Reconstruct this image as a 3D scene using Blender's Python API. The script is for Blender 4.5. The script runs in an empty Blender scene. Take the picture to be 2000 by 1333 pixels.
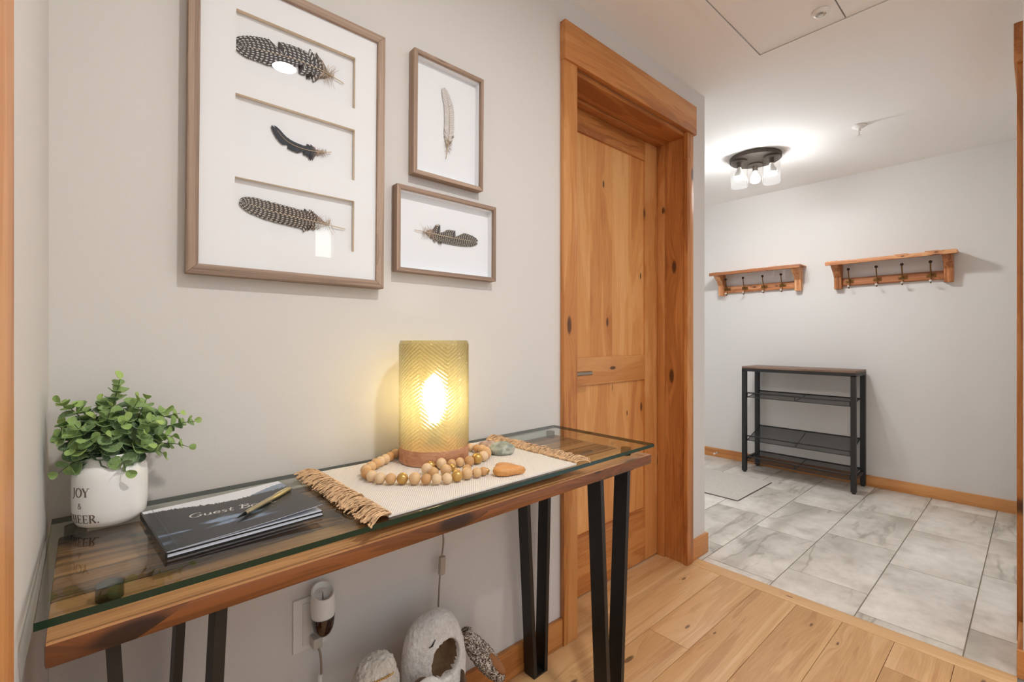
import bpy, bmesh, math, random
from mathutils import Vector, Matrix, noise as mnoise

scene = bpy.context.scene
PI = math.pi
random.seed(7)

# ------------------------------------------------------------------ camera
cam_d = bpy.data.cameras.new('camera')
cam_d.sensor_width = 36.0
cam_d.lens = 908.5 / 2000 * 36.0
cam_d.shift_y = -0.003
cam_d.clip_start = 0.02
cam = bpy.data.objects.new('camera', cam_d)
scene.collection.objects.link(cam)
cam.location = (0, -1.158, 1.12)
cam.rotation_euler = (PI / 2, 0, -math.radians(90 - 48.53))
scene.camera = cam

# ------------------------------------------------------------------ world + exposure
WORLD_STRENGTH = 0.87
world = bpy.data.worlds.new('world')
scene.world = world
world.use_nodes = True
bg = world.node_tree.nodes['Background']
bg.inputs[0].default_value = (0.95, 1.0, 1.07, 1)
bg.inputs[1].default_value = WORLD_STRENGTH
DOWNLIGHT = 700.0       # recessed downlight disc
ENTRY_BULB = 800.0      # bulbs of the ceiling fixture
LAMP_BULB = 23.0        # bulb in the table lamp
vs = scene.view_settings
vs.view_transform = 'Standard'
vs.look = 'None'
vs.exposure = 0.0
vs.gamma = 1.0
vs.use_curve_mapping = False
scene.cycles.use_light_tree = False
scene.cycles.max_bounces = 8
scene.cycles.diffuse_bounces = 4
scene.cycles.glossy_bounces = 3
scene.cycles.transmission_bounces = 8
scene.cycles.transparent_max_bounces = 12
scene.cycles.adaptive_threshold = 0.05

COL = scene.collection


# ------------------------------------------------------------------ helpers
def lin(c):
    return tuple(((x / 255) / 12.92 if x / 255 <= 0.04045 else ((x / 255 + 0.055) / 1.055) ** 2.4) for x in c) + (1,)


class MB:
    """Mesh builder: collects shapes that become ONE mesh object."""

    def __init__(self):
        self.v, self.f, self.m, self.uv = [], [], [], {}

    def add(self, vs_, fs_, mi=0):
        o = len(self.v)
        self.v += [tuple(p) for p in vs_]
        for f in fs_:
            self.f.append(tuple(i + o for i in f))
            self.m.append(mi)
        return o

    def box(self, x0, x1, y0, y1, z0, z1, mi=0):
        v = [(x0, y0, z0), (x1, y0, z0), (x1, y1, z0), (x0, y1, z0), (x0, y0, z1), (x1, y0, z1), (x1, y1, z1), (x0, y1, z1)]
        self.add(v, [(0, 3, 2, 1), (4, 5, 6, 7), (0, 1, 5, 4), (1, 2, 6, 5), (2, 3, 7, 6), (3, 0, 4, 7)], mi)
        return self

    def bar(self, p0, p1, wx, wy, mi=0):
        """box-section bar between two points, section wx along x, wy along y (for upright bars)"""
        v = []
        for p in (p0, p1):
            for sx, sy in ((-1, -1), (1, -1), (1, 1), (-1, 1)):
                v.append((p[0] + sx * wx / 2, p[1] + sy * wy / 2, p[2]))
        self.add(v, [(0, 3, 2, 1), (4, 5, 6, 7), (0, 1, 5, 4), (1, 2, 6, 5), (2, 3, 7, 6), (3, 0, 4, 7)], mi)
        return self

    def tube(self, pts, r, n=8, mi=0, cap=True):
        pts = [Vector(p) for p in pts]
        rs = r if isinstance(r, (list, tuple)) else [r] * len(pts)
        v, f = [], []
        t0 = (pts[1] - pts[0]).normalized()
        up = Vector((0, 0, 1)) if abs(t0.z) < 0.9 else Vector((1, 0, 0))
        for i, p in enumerate(pts):
            a = pts[max(i - 1, 0)]
            b = pts[min(i + 1, len(pts) - 1)]
            t = (b - a).normalized()
            s = t.cross(up)
            if s.length < 1e-5:
                s = Vector((1, 0, 0))
            s.normalize()
            u = s.cross(t).normalized()
            up = u
            for k in range(n):
                an = 2 * PI * k / n
                v.append(p + (s * math.cos(an) + u * math.sin(an)) * rs[i])
        for i in range(len(pts) - 1):
            for k in range(n):
                a, b = i * n + k, i * n + (k + 1) % n
                f.append((a, b, b + n, a + n))
        if cap:
            f.append(tuple(reversed(range(n))))
            f.append(tuple(range((len(pts) - 1) * n, len(pts) * n)))
        self.add(v, f, mi)
        return self

    def lathe(self, prof, n=32, c=(0, 0, 0), mi=0):
        v, f = [], []
        for r, z in prof:
            for k in range(n):
                a = 2 * PI * k / n
                v.append((c[0] + r * math.cos(a), c[1] + r * math.sin(a), c[2] + z))
        for i in range(len(prof) - 1):
            for k in range(n):
                a, b = i * n + k, i * n + (k + 1) % n
                f.append((a, b, b + n, a + n))
        self.add(v, f, mi)
        return self

    def sphere(self, c, r, nu=16, nv=10, mi=0):
        rx, ry, rz = r if isinstance(r, (tuple, list)) else (r, r, r)
        v, f = [(c[0], c[1], c[2] - rz)], []
        for i in range(1, nv):
            ph = -PI / 2 + PI * i / nv
            for k in range(nu):
                a = 2 * PI * k / nu
                v.append((c[0] + rx * math.cos(ph) * math.cos(a), c[1] + ry * math.cos(ph) * math.sin(a), c[2] + rz * math.sin(ph)))
        v.append((c[0], c[1], c[2] + rz))
        for k in range(nu):
            f.append((0, 1 + (k + 1) % nu, 1 + k))
            f.append((len(v) - 1, 1 + (nv - 2) * nu + k, 1 + (nv - 2) * nu + (k + 1) % nu))
        for i in range(nv - 2):
            for k in range(nu):
                a, b = 1 + i * nu + k, 1 + i * nu + (k + 1) % nu
                f.append((a, b, b + nu, a + nu))
        self.add(v, f, mi)
        return self

    def prism(self, poly, fn0, fn1, mi=0):
        """poly: list of 2d points (convex or simple); fn0/fn1 map (a,b)->3d for the two ends"""
        n = len(poly)
        v = [fn0(a, b) for a, b in poly] + [fn1(a, b) for a, b in poly]
        f = [tuple(reversed(range(n))), tuple(range(n, 2 * n))]
        for k in range(n):
            f.append((k, (k + 1) % n, (k + 1) % n + n, k + n))
        self.add(v, f, mi)
        return self

    def mesh(self, name, mats, smooth=None, bevel=0, fix=True):
        me = bpy.data.meshes.new(name)
        me.from_pydata(self.v, [], self.f)
        for m in (mats if isinstance(mats, (list, tuple)) else [mats]):
            me.materials.append(m)
        for p, mi in zip(me.polygons, self.m):
            p.material_index = mi
        bm = bmesh.new()
        bm.from_mesh(me)
        if fix:
            bmesh.ops.recalc_face_normals(bm, faces=bm.faces[:])
        if bevel:
            bmesh.ops.bevel(bm, geom=bm.edges[:], offset=bevel, segments=2, profile=0.6, affect='EDGES', clamp_overlap=True)
        bm.to_mesh(me)
        bm.free()
        if smooth is not None:
            me.polygons.foreach_set('use_smooth', [True] * len(me.polygons))
            if smooth < 180:
                me.set_sharp_from_angle(angle=math.radians(smooth))
        me.update()
        return me


def obj(name, me, parent=None, loc=None, rot=None):
    o = bpy.data.objects.new(name, me)
    COL.objects.link(o)
    if parent:
        o.parent = parent
    if loc:
        o.location = loc
    if rot:
        o.rotation_euler = rot
    return o


def tag(o, label=None, cat=None, group=None, kind=None):
    if label:
        o['label'] = label
    if cat:
        o['category'] = cat
    if group:
        o['group'] = group
    if kind:
        o['kind'] = kind
    return o


def thing(name, label, cat, loc=(0, 0, 0), rz=0, group=None, kind=None):
    o = bpy.data.objects.new(name, None)
    COL.objects.link(o)
    o.location = loc
    o.rotation_euler = (0, 0, rz)
    o.empty_display_size = 0.05
    return tag(o, label, cat, group, kind)


def boxobj(name, mat, parent, x0, x1, y0, y1, z0, z1, bevel=0, loc=None):
    """a box part; geometry is centred on its own origin so object coordinates stay local"""
    c = ((x0 + x1) / 2, (y0 + y1) / 2, (z0 + z1) / 2)
    m = MB().box(x0 - c[0], x1 - c[0], y0 - c[1], y1 - c[1], z0 - c[2], z1 - c[2])
    return obj(name, m.mesh(name, mat, smooth=30 if bevel else None, bevel=bevel), parent, c)


# ------------------------------------------------------------------ materials
def new_mat(name):
    m = bpy.data.materials.new(name)
    m.use_nodes = True
    nt = m.node_tree
    return m, nt, nt.nodes['Principled BSDF'], nt.nodes['Material Output']


def N(nt, typ, **kw):
    n = nt.nodes.new(typ)
    for k, v in kw.items():
        if k.startswith('i_'):
            key = k[2:]
            key = int(key) if key.isdigit() else key.replace('_', ' ')
            n.inputs[key].default_value = v
        else:
            setattr(n, k, v)
    return n


def math_n(nt, op, a, b=None, c=None):
    n = nt.nodes.new('ShaderNodeMath')
    n.operation = op
    for i, x in enumerate((a, b, c)):
        if x is None:
            continue
        if isinstance(x, (int, float)):
            n.inputs[i].default_value = x
        else:
            nt.links.new(x, n.inputs[i])
    return n.outputs[0]


def ramp(nt, fac, stops):
    r = nt.nodes.new('ShaderNodeValToRGB')
    while len(r.color_ramp.elements) < len(stops):
        r.color_ramp.elements.new(0.5)
    for e, (p, c) in zip(r.color_ramp.elements, stops):
        e.position = p
        e.color = c if len(c) == 4 else lin(c)
    nt.links.new(fac, r.inputs[0])
    return r.outputs[0]


def mix(nt, fac, a, b, blend='MIX'):
    n = nt.nodes.new('ShaderNodeMix')
    n.data_type = 'RGBA'
    n.blend_type = blend
    for sock, x in ((n.inputs['Factor'], fac), (n.inputs['A'], a), (n.inputs['B'], b)):
        if isinstance(x, (int, float, tuple)):
            sock.default_value = x
        else:
            nt.links.new(x, sock)
    return n.outputs['Result']


def plain(name, c, rough=0.5, metal=0.0, bump=0.0, bscale=200, var=0.0, spec=0.5, coat=0.0):
    m, nt, b, o = new_mat(name)
    col = lin(c)
    b.inputs['Base Color'].default_value = col
    b.inputs['Roughness'].default_value = rough
    b.inputs['Metallic'].default_value = metal
    b.inputs['Specular IOR Level'].default_value = spec
    b.inputs['Coat Weight'].default_value = coat
    tc = N(nt, 'ShaderNodeTexCoord')
    nz = N(nt, 'ShaderNodeTexNoise', i_Scale=bscale, i_Detail=3.0)
    nt.links.new(tc.outputs['Object'], nz.inputs['Vector'])
    if var:
        f = math_n(nt, 'MULTIPLY', nz.outputs[0], 1.0)
        c2 = tuple(min(1, x * (1 - var)) for x in col[:3]) + (1,)
        c3 = tuple(min(1, x * (1 + var)) for x in col[:3]) + (1,)
        nt.links.new(ramp(nt, f, [(0.3, c2), (0.7, c3)]), b.inputs['Base Color'])
    if bump:
        bp = N(nt, 'ShaderNodeBump', i_Strength=bump, i_Distance=0.002)
        nt.links.new(nz.outputs[0], bp.inputs['Height'])
        nt.links.new(bp.outputs[0], b.inputs['Normal'])
    return m


_wood = {}


def wood(kind, g, a):
    """kind: palette; g: grain axis letter; a: axis across the face"""
    key = (kind, g, a)
    if key in _wood:
        return _wood[key]
    P = dict(
        alder=dict(c=((156, 92, 42), (194, 127, 66), (212, 152, 92)), knot=(60, 30, 12), ks=(2.3, 6.5), kt=0.55, kr=0.075, rough=0.42, cross=9, fine=150, rnd=0.22),
        alder_panel=dict(c=((190, 120, 60), (214, 150, 84), (226, 170, 108)), knot=(64, 30, 12), ks=(2.3, 6.0), kt=0.5, kr=0.065, rough=0.42, cross=7, fine=150, rnd=0.15),
        oak=dict(c=((184, 136, 86), (208, 163, 111), (222, 183, 134)), knot=(96, 64, 40), ks=(2.2, 7.0), kt=0.62, kr=0.055, rough=0.45, cross=13, fine=210, rnd=0.16),
        barn=dict(c=((34, 19, 10), (96, 53, 22), (136, 78, 34)), knot=(34, 20, 14), ks=(4.0, 12.0), kt=0.45, kr=0.16, rough=0.42, cross=22, fine=220, rnd=0.3),
        barntop=dict(c=((76, 48, 28), (160, 108, 64), (198, 142, 92)), knot=(30, 22, 16), ks=(3.0, 9.0), kt=0.5, kr=0.14, rough=0.55, cross=26, fine=260, rnd=0.35),
        frame=dict(c=((112, 90, 74), (156, 130, 110), (182, 156, 136)), knot=(110, 85, 70), ks=(3.0, 20.0), kt=0.9, kr=0.05, rough=0.6, cross=85, fine=500, rnd=0.15),
        rack=dict(c=((84, 62, 48), (122, 94, 76), (150, 122, 102)), knot=(50, 36, 28), ks=(4.0, 10.0), kt=0.6, kr=0.1, rough=0.5, cross=24, fine=200, rnd=0.1),
        shelf=dict(c=((132, 74, 38), (196, 128, 78), (226, 174, 126)), knot=(70, 36, 18), ks=(6.0, 16.0), kt=0.5, kr=0.12, rough=0.5, cross=30, fine=220, rnd=0.25),
        lampbase=dict(c=((164, 110, 76), (192, 138, 102), (206, 156, 120)), knot=(130, 82, 54), ks=(9.0, 16.0), kt=0.85, kr=0.08, rough=0.5, cross=40, fine=300, rnd=0.1),
        heart=dict(c=((196, 130, 66), (216, 154, 88), (228, 174, 112)), knot=(150, 92, 44), ks=(9.0, 16.0), kt=0.9, kr=0.05, rough=0.4, cross=40, fine=300, rnd=0.1),
    )[kind]
    m, nt, b, o = new_mat('wood_%s_%s%s' % (kind, g, a))
    tc = N(nt, 'ShaderNodeTexCoord')
    oi = N(nt, 'ShaderNodeObjectInfo')
    sep = N(nt, 'ShaderNodeSeparateXYZ')
    nt.links.new(tc.outputs['Object'], sep.inputs[0])
    ax = {'x': sep.outputs[0], 'y': sep.outputs[1], 'z': sep.outputs[2]}
    th = [k for k in 'xyz' if k not in (g, a)][0]
    G = math_n(nt, 'ADD', ax[g], math_n(nt, 'MULTIPLY', oi.outputs['Random'], 61.7))
    A = math_n(nt, 'ADD', ax[a], math_n(nt, 'MULTIPLY', oi.outputs['Random'], 23.3))
    T = ax[th]
    # knots in the plane of the face
    kv = N(nt, 'ShaderNodeCombineXYZ')
    nt.links.new(math_n(nt, 'MULTIPLY', G, P['ks'][0]), kv.inputs[0])
    nt.links.new(math_n(nt, 'MULTIPLY', A, P['ks'][1]), kv.inputs[1])
    vo = N(nt, 'ShaderNodeTexVoronoi', voronoi_dimensions='2D', i_Scale=1.0)
    nt.links.new(kv.outputs[0], vo.inputs['Vector'])
    sc = N(nt, 'ShaderNodeSeparateColor')
    nt.links.new(vo.outputs['Color'], sc.inputs[0])
    pick = math_n(nt, 'GREATER_THAN', sc.outputs[0], P['kt'])
    kd = math_n(nt, 'DIVIDE', vo.outputs['Distance'], math_n(nt, 'MULTIPLY', math_n(nt, 'ADD', sc.outputs[1], 0.35), P['kr']))
    near = math_n(nt, 'MULTIPLY', pick, math_n(nt, 'POWER', 2.718, math_n(nt, 'MULTIPLY', kd, -0.45)))
    # grain
    gv = N(nt, 'ShaderNodeCombineXYZ')
    nt.links.new(math_n(nt, 'MULTIPLY', G, 0.9), gv.inputs[0])
    A2 = math_n(nt, 'ADD', A, math_n(nt, 'MULTIPLY', near, 0.06))
    nt.links.new(math_n(nt, 'MULTIPLY', A2, P['cross']), gv.inputs[1])
    nt.links.new(math_n(nt, 'MULTIPLY', T, P['cross']), gv.inputs[2])
    n1 = N(nt, 'ShaderNodeTexNoise', i_Scale=1.0, i_Detail=5.0, i_Roughness=0.6, i_Distortion=0.7)
    nt.links.new(gv.outputs[0], n1.inputs['Vector'])
    fv = N(nt, 'ShaderNodeCombineXYZ')
    nt.links.new(math_n(nt, 'MULTIPLY', G, P['fine'] * 0.03), fv.inputs[0])
    nt.links.new(math_n(nt, 'MULTIPLY', A2, P['fine']), fv.inputs[1])
    nt.links.new(math_n(nt, 'MULTIPLY', T, P['fine']), fv.inputs[2])
    n2 = N(nt, 'ShaderNodeTexNoise', i_Scale=1.0, i_Detail=3.0, i_Roughness=0.6)
    nt.links.new(fv.outputs[0], n2.inputs['Vector'])
    rings = math_n(nt, 'SINE', math_n(nt, 'MULTIPLY', n1.outputs[0], 46.0))
    val = math_n(nt, 'ADD', n1.outputs[0], math_n(nt, 'MULTIPLY', rings, 0.055))
    val = math_n(nt, 'ADD', val, math_n(nt, 'MULTIPLY', math_n(nt, 'SUBTRACT', n2.outputs[0], 0.5), 0.28))
    val = math_n(nt, 'ADD', val, math_n(nt, 'MULTIPLY', math_n(nt, 'SUBTRACT', oi.outputs['Random'], 0.5), P['rnd']))
    c = ramp(nt, val, [(0.27, P['c'][0]), (0.5, P['c'][1]), (0.74, P['c'][2])])
    kmask = math_n(nt, 'MULTIPLY', pick, math_n(nt, 'SUBTRACT', 1.0, N_smooth(nt, kd, 0.55, 1.1)))
    halo = math_n(nt, 'MULTIPLY', near, 0.35)
    c = mix(nt, halo, c, lin(P['c'][0]))
    c = mix(nt, math_n(nt, 'MULTIPLY', kmask, 0.85), c, lin(P['knot']))
    nt.links.new(c, b.inputs['Base Color'])
    b.inputs['Roughness'].default_value = P['rough']
    bp = N(nt, 'ShaderNodeBump', i_Strength=0.12, i_Distance=0.001)
    nt.links.new(n2.outputs[0], bp.inputs['Height'])
    nt.links.new(bp.outputs[0], b.inputs['Normal'])
    _wood[key] = m
    return m


def N_smooth(nt, x, lo, hi):
    mr = nt.nodes.new('ShaderNodeMapRange')
    mr.interpolation_type = 'SMOOTHSTEP'
    mr.inputs['From Min'].default_value = lo
    mr.inputs['From Max'].default_value = hi
    nt.links.new(x, mr.inputs['Value'])
    return mr.outputs[0]


def emis(name, c, s):
    m, nt, b, o = new_mat(name)
    e = N(nt, 'ShaderNodeEmission', i_Strength=s)
    e.inputs[0].default_value = c
    nt.links.new(e.outputs[0], o.inputs[0])
    return m


def pane_mat(name, tint=(1, 1, 1, 1), ior=1.45, rough=0.0):
    """thin clear glass: fresnel mirror over straight-through transparency"""
    m, nt, b, o = new_mat(name)
    fr = N(nt, 'ShaderNodeFresnel', i_IOR=ior)
    tr = N(nt, 'ShaderNodeBsdfTransparent')
    tr.inputs[0].default_value = tint
    gl = N(nt, 'ShaderNodeBsdfGlossy', i_Roughness=rough)
    mx = N(nt, 'ShaderNodeMixShader')
    ge = N(nt, 'ShaderNodeNewGeometry')       # only the outer face mirrors; the inner face just lets light out
    fac = math_n(nt, 'MULTIPLY', fr.outputs[0], math_n(nt, 'SUBTRACT', 1.0, ge.outputs['Backfacing']))
    nt.links.new(fac, mx.inputs[0])
    nt.links.new(tr.outputs[0], mx.inputs[1])
    nt.links.new(gl.outputs[0], mx.inputs[2])
    nt.links.new(mx.outputs[0], o.inputs[0])
    return m


M_WALL = plain('wall_paint', (216, 211, 205), 0.75, bump=0.08, bscale=260)
M_CEIL = plain('ceiling_paint', (240, 237, 232), 0.8, bump=0.06, bscale=260)
M_WHITE = plain('white_plastic', (232, 230, 224), 0.4)
M_BLACK = plain('black_steel', (26, 23, 21), 0.42, var=0.2, bscale=30)
M_RACKBLK = plain('rack_steel', (36, 34, 32), 0.5)
M_SEAMSHADE = plain('seam_shade', (40, 36, 32), 0.9)
M_NICKEL = plain('satin_nickel', (168, 156, 138), 0.32, metal=1.0)
M_CHROME = plain('chrome', (220, 220, 218), 0.15, metal=1.0)
M_GROUT = plain('grout', (150, 139, 124), 0.9, bump=0.1)
M_PANE = pane_mat('picture_glass')
M_TGLASS = pane_mat('table_glass_face', (0.93, 0.97, 0.945, 1), 1.5)


def tile_mat():
    m, nt, b, o = new_mat('marble_tile')
    tc = N(nt, 'ShaderNodeTexCoord')
    oi = N(nt, 'ShaderNodeObjectInfo')
    add = N(nt, 'ShaderNodeVectorMath', operation='ADD')
    sc = N(nt, 'ShaderNodeVectorMath', operation='SCALE')
    cx = N(nt, 'ShaderNodeCombineXYZ')
    for i in range(3):
        nt.links.new(oi.outputs['Random'], cx.inputs[i])
    nt.links.new(cx.outputs[0], sc.inputs[0])
    sc.inputs['Scale'].default_value = 43.0
    nt.links.new(tc.outputs['Object'], add.inputs[0])
    nt.links.new(sc.outputs[0], add.inputs[1])
    n1 = N(nt, 'ShaderNodeTexNoise', i_Scale=1.9, i_Detail=5.0, i_Roughness=0.55, i_Distortion=0.35)
    n2 = N(nt, 'ShaderNodeTexNoise', i_Scale=9.0, i_Detail=6.0, i_Roughness=0.65)
    n3 = N(nt, 'ShaderNodeTexNoise', i_Scale=1.6, i_Detail=4.0, i_Roughness=0.5, i_Distortion=0.4)
    mp = N(nt, 'ShaderNodeMapping')
    mp.inputs['Rotation'].default_value = (0, 0, 0.75)
    mp.inputs['Scale'].default_value = (0.55, 2.3, 1.0)
    nt.links.new(add.outputs[0], mp.inputs[0])
    nt.links.new(mp.outputs[0], n1.inputs['Vector'])
    nt.links.new(mp.outputs[0], n3.inputs['Vector'])
    nt.links.new(add.outputs[0], n2.inputs['Vector'])
    vein = math_n(nt, 'ABSOLUTE', math_n(nt, 'SUBTRACT', n1.outputs[0], 0.5))
    vein = math_n(nt, 'SUBTRACT', 1.0, N_smooth(nt, vein, 0.0, 0.03))
    vein = math_n(nt, 'MULTIPLY', vein, N_smooth(nt, n3.outputs[0], 0.44, 0.58))
    cloud = ramp(nt, n2.outputs[0], [(0.3, (196, 189, 178)), (0.5, (220, 214, 205)), (0.72, (236, 231, 223))])
    big = ramp(nt, n3.outputs[0], [(0.3, (255, 253, 250)), (0.7, (226, 222, 214))])
    c = mix(nt, 1.0, cloud, big, 'MULTIPLY')
    c = mix(nt, math_n(nt, 'MULTIPLY', vein, 0.75), c, lin((146, 136, 122)))
    c = mix(nt, math_n(nt, 'MULTIPLY', N_smooth(nt, n3.outputs[0], 0.52, 0.66), 0.55), c, lin((170, 163, 150)))
    nt.links.new(c, b.inputs['Base Color'])
    b.inputs['Roughness'].default_value = 0.38
    return m


M_TILE = tile_mat()

# ================================================================== SETTING
HC = 2.385
XC, XE, XB = -0.069, 2.37, 4.36
YR = -1.125
XR = 2.275
DX0, DX1 = 1.338, 2.165          # door opening
DZ = 2.115

# wall with the pictures and the door
w = MB()
w.box(XC - 0.12, DX0 - 0.02, 0, 0.19, -0.02, HC)
w.box(DX0 - 0.02, DX1 + 0.02, 0, 0.19, DZ + 0.02, HC)
w.box(DX1 + 0.02, XE, 0, 0.19, -0.02, HC)
w.box(XE - 0.12, XE, 0.19, 1.55, -0.02, HC)
tag(obj('wall_left', w.mesh('wall_left', M_WALL)), 'long greige wall carrying the feather pictures above the console table', 'wall', kind='structure')
w = MB().box(XB, XB + 0.12, YR - 0.13, 2.02, -0.02, HC)
tag(obj('wall_far', w.mesh('wall_far', M_WALL)), 'pale far wall of the tiled entry behind the shoe rack', 'wall', kind='structure')
w = MB().box(XC - 0.12, XC, -0.745, 0, -0.02, HC)
tag(obj('wall_near', w.mesh('wall_near', M_WALL)), 'narrow wall at the left edge beside the end of the console table', 'wall', kind='structure')
w = MB()
w.box(XR, 2.58, YR - 0.16, YR, -0.02, HC)
w.box(2.58, 3.42, YR - 0.16, YR, DZ + 0.02, HC)
w.box(3.42, XB, YR - 0.16, YR, -0.02, HC)
tag(obj('wall_right', w.mesh('wall_right', M_WALL)), 'wall end at the right edge beside the tiled entry', 'wall', kind='structure')
# a room wall behind the viewer with a high window (mirrored in the picture glass)
w = MB()
bx0, bx1, bz0, bz1, BY = 1.58, 1.76, 1.92, 2.27, -3.6
w.box(1.2, bx0, BY - 0.12, BY, -0.02, HC)
w.box(bx1, 2.3, BY - 0.12, BY, -0.02, HC)
w.box(bx0, bx1, BY - 0.12, BY, -0.02, bz0)
w.box(bx0, bx1, BY - 0.12, BY, bz1, HC)
tag(obj('wall_back', w.mesh('wall_back', M_WALL)), 'wall behind the viewer with a small high window', 'wall', kind='structure')
win = thing('window_1', 'small high window behind the viewer, mirrored in the large picture glass', 'window', ((bx0 + bx1) / 2, BY - 0.06, bz0), kind='structure')
boxobj('pane', emis('daylight_pane', (0.93, 1.0, 0.98, 1), 9.0), win, -0.08, 0.08, -0.004, 0.004, 0.01, 0.34)
for x0, x1, z0, z1 in ((-0.09, -0.08, 0, 0.35), (0.08, 0.09, 0, 0.35), (-0.08, 0.08, 0, 0.01), (-0.08, 0.08, 0.34, 0.35)):
    boxobj('window_frame', M_WHITE, win, x0, x1, -0.03, 0.03, z0, z1)

# ceiling with the hole of the access hatch
hx0, hx1, hy0, hy1 = 1.35, 2.206, -0.985, -0.333
c = MB()
c.box(-1.6, hx0, -1.9, 1.55, HC, HC + 0.08)
c.box(hx1, XB + 0.12, -1.9, 1.55, HC, HC + 0.08)
c.box(hx0, hx1, -1.9, hy0, HC, HC + 0.08)
c.box(hx0, hx1, hy1, 1.55, HC, HC + 0.08)
tag(obj('ceiling', c.mesh('ceiling', M_CEIL)), 'smooth white painted ceiling over hall and entry', 'ceiling', kind='structure')

# wood floor: planks run along x
fl = tag(obj('floor', MB().box(-1.6, 2.19, -4.0, 0.19, -0.05, -0.012).mesh('floor', plain('subfloor', (150, 108, 66), 0.8))),
         'warm oak plank floor of the hall', 'floor', kind='structure')
PW = 0.1605
M_OAK = wood('oak', 'x', 'y')
row_cuts = {-1: [0.6], 0: [0.05, 2.19], 1: [1.5815], 2: [0.3], 3: [1.05], 4: [0.2], 5: [2.0], 6: [0.85], 7: [0.3], 8: [1.3]}
for r in range(-1, 18):
    y1 = -0.005 - PW * r
    y0 = y1 - PW
    if r == -1:
        y1 = 0.185
    cuts = [-1.6] + [q for q in row_cuts.get(r, [random.uniform(-0.5, 1.8)]) if q < 2.18] + [2.19]
    for a_, b_ in zip(cuts[:-1], cuts[1:]):
        boxobj('plank', M_OAK, fl, a_ + 0.0008, b_ - 0.0008, y0 + 0.0008, y1 - 0.0008, -0.012, 0.0, bevel=0.0007)

tr = MB().box(-0.04, 0.04, -0.56, 0.56, -0.012, 0.0)
tag(obj('trim_1', MB().box(-0.039, 0.039, -0.556, 0.556, -0.012, 0.001).mesh('trim_1', wood('oak', 'y', 'x'), smooth=30, bevel=0.001), None, (2.2285, -0.556, 0)),
    'oak threshold strip between plank floor and tiles', 'threshold', kind='structure')

ft = tag(obj('floor_tile', MB().box(2.268, XB, YR - 0.16, 2.02, -0.05, -0.004).mesh('floor_tile', M_GROUT)),
         'grey veined tile floor of the entry', 'floor', kind='structure')
TW, TL, GR = 0.3155, 0.6165, 0.0042
ygr = -0.036 - 3 * TW
for r in range(-1, 11):
    y0 = ygr + r * TW
    y1 = y0 + TW
    off = 2.508 if r % 2 else 2.318
    if r == 2 or r == 0:
        off = 2.318
    x = off - TL
    while x < XB:
        a_, b_ = max(x, 2.268), min(x + TL, XB)
        ya, yb = max(y0, YR - 0.16), min(y1, 2.02)
        if b_ - a_ > 0.015 and yb - ya > 0.02:
            boxobj('tile', M_TILE, ft, a_ + GR / 2, b_ - GR / 2, ya + GR / 2, yb - GR / 2, -0.008, 0.0, bevel=0.0008)
        x += TL

# baseboards
BBH = 0.1


def baseboard(name, x0, x1, y0, y1, g, a, h=BBH, label=''):
    o = boxobj(name, wood('alder', g, a), None, x0, x1, y0, y1, 0.0, h, bevel=0.002)
    return tag(o, label, 'baseboard', kind='structure')


baseboard('baseboard_left', XC, 1.257, -0.014, -0.0, 'x', 'z', label='wooden baseboard under the console table, left of the door')
bb = thing('baseboard_corner', 'short wooden baseboard wrapping the wall corner right of the door', 'baseboard', (0, 0, 0), kind='structure')
boxobj('face_board', wood('alder', 'x', 'z'), bb, 2.214, XE + 0.014, -0.014, -0.0, 0, BBH, bevel=0.002)
boxobj('return_board', wood('alder', 'y', 'z'), bb, XE, XE + 0.014, 0.0, 2.0, 0, BBH, bevel=0.002)
baseboard('baseboard_far', XB - 0.015, XB, YR, 2.02, 'y', 'z', h=0.08, label='knotty wooden baseboard along the far entry wall')
bb = thing('baseboard_right', 'wooden baseboard around the wall end at the right edge', 'baseboard', (0, 0, 0), kind='structure')
boxobj('end_board', wood('alder', 'y', 'z'), bb, XR - 0.014, XR, YR - 0.16, YR + 0.014, 0, 0.09, bevel=0.002)
boxobj('face_board', wood('alder', 'x', 'z'), bb, XR, 2.50, YR, YR + 0.014, 0, 0.09, bevel=0.002)
baseboard('baseboard_near', XC, XC + 0.014, -0.664, -0.014, 'y', 'z', label='wooden baseboard on the narrow wall at the left edge')


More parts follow.
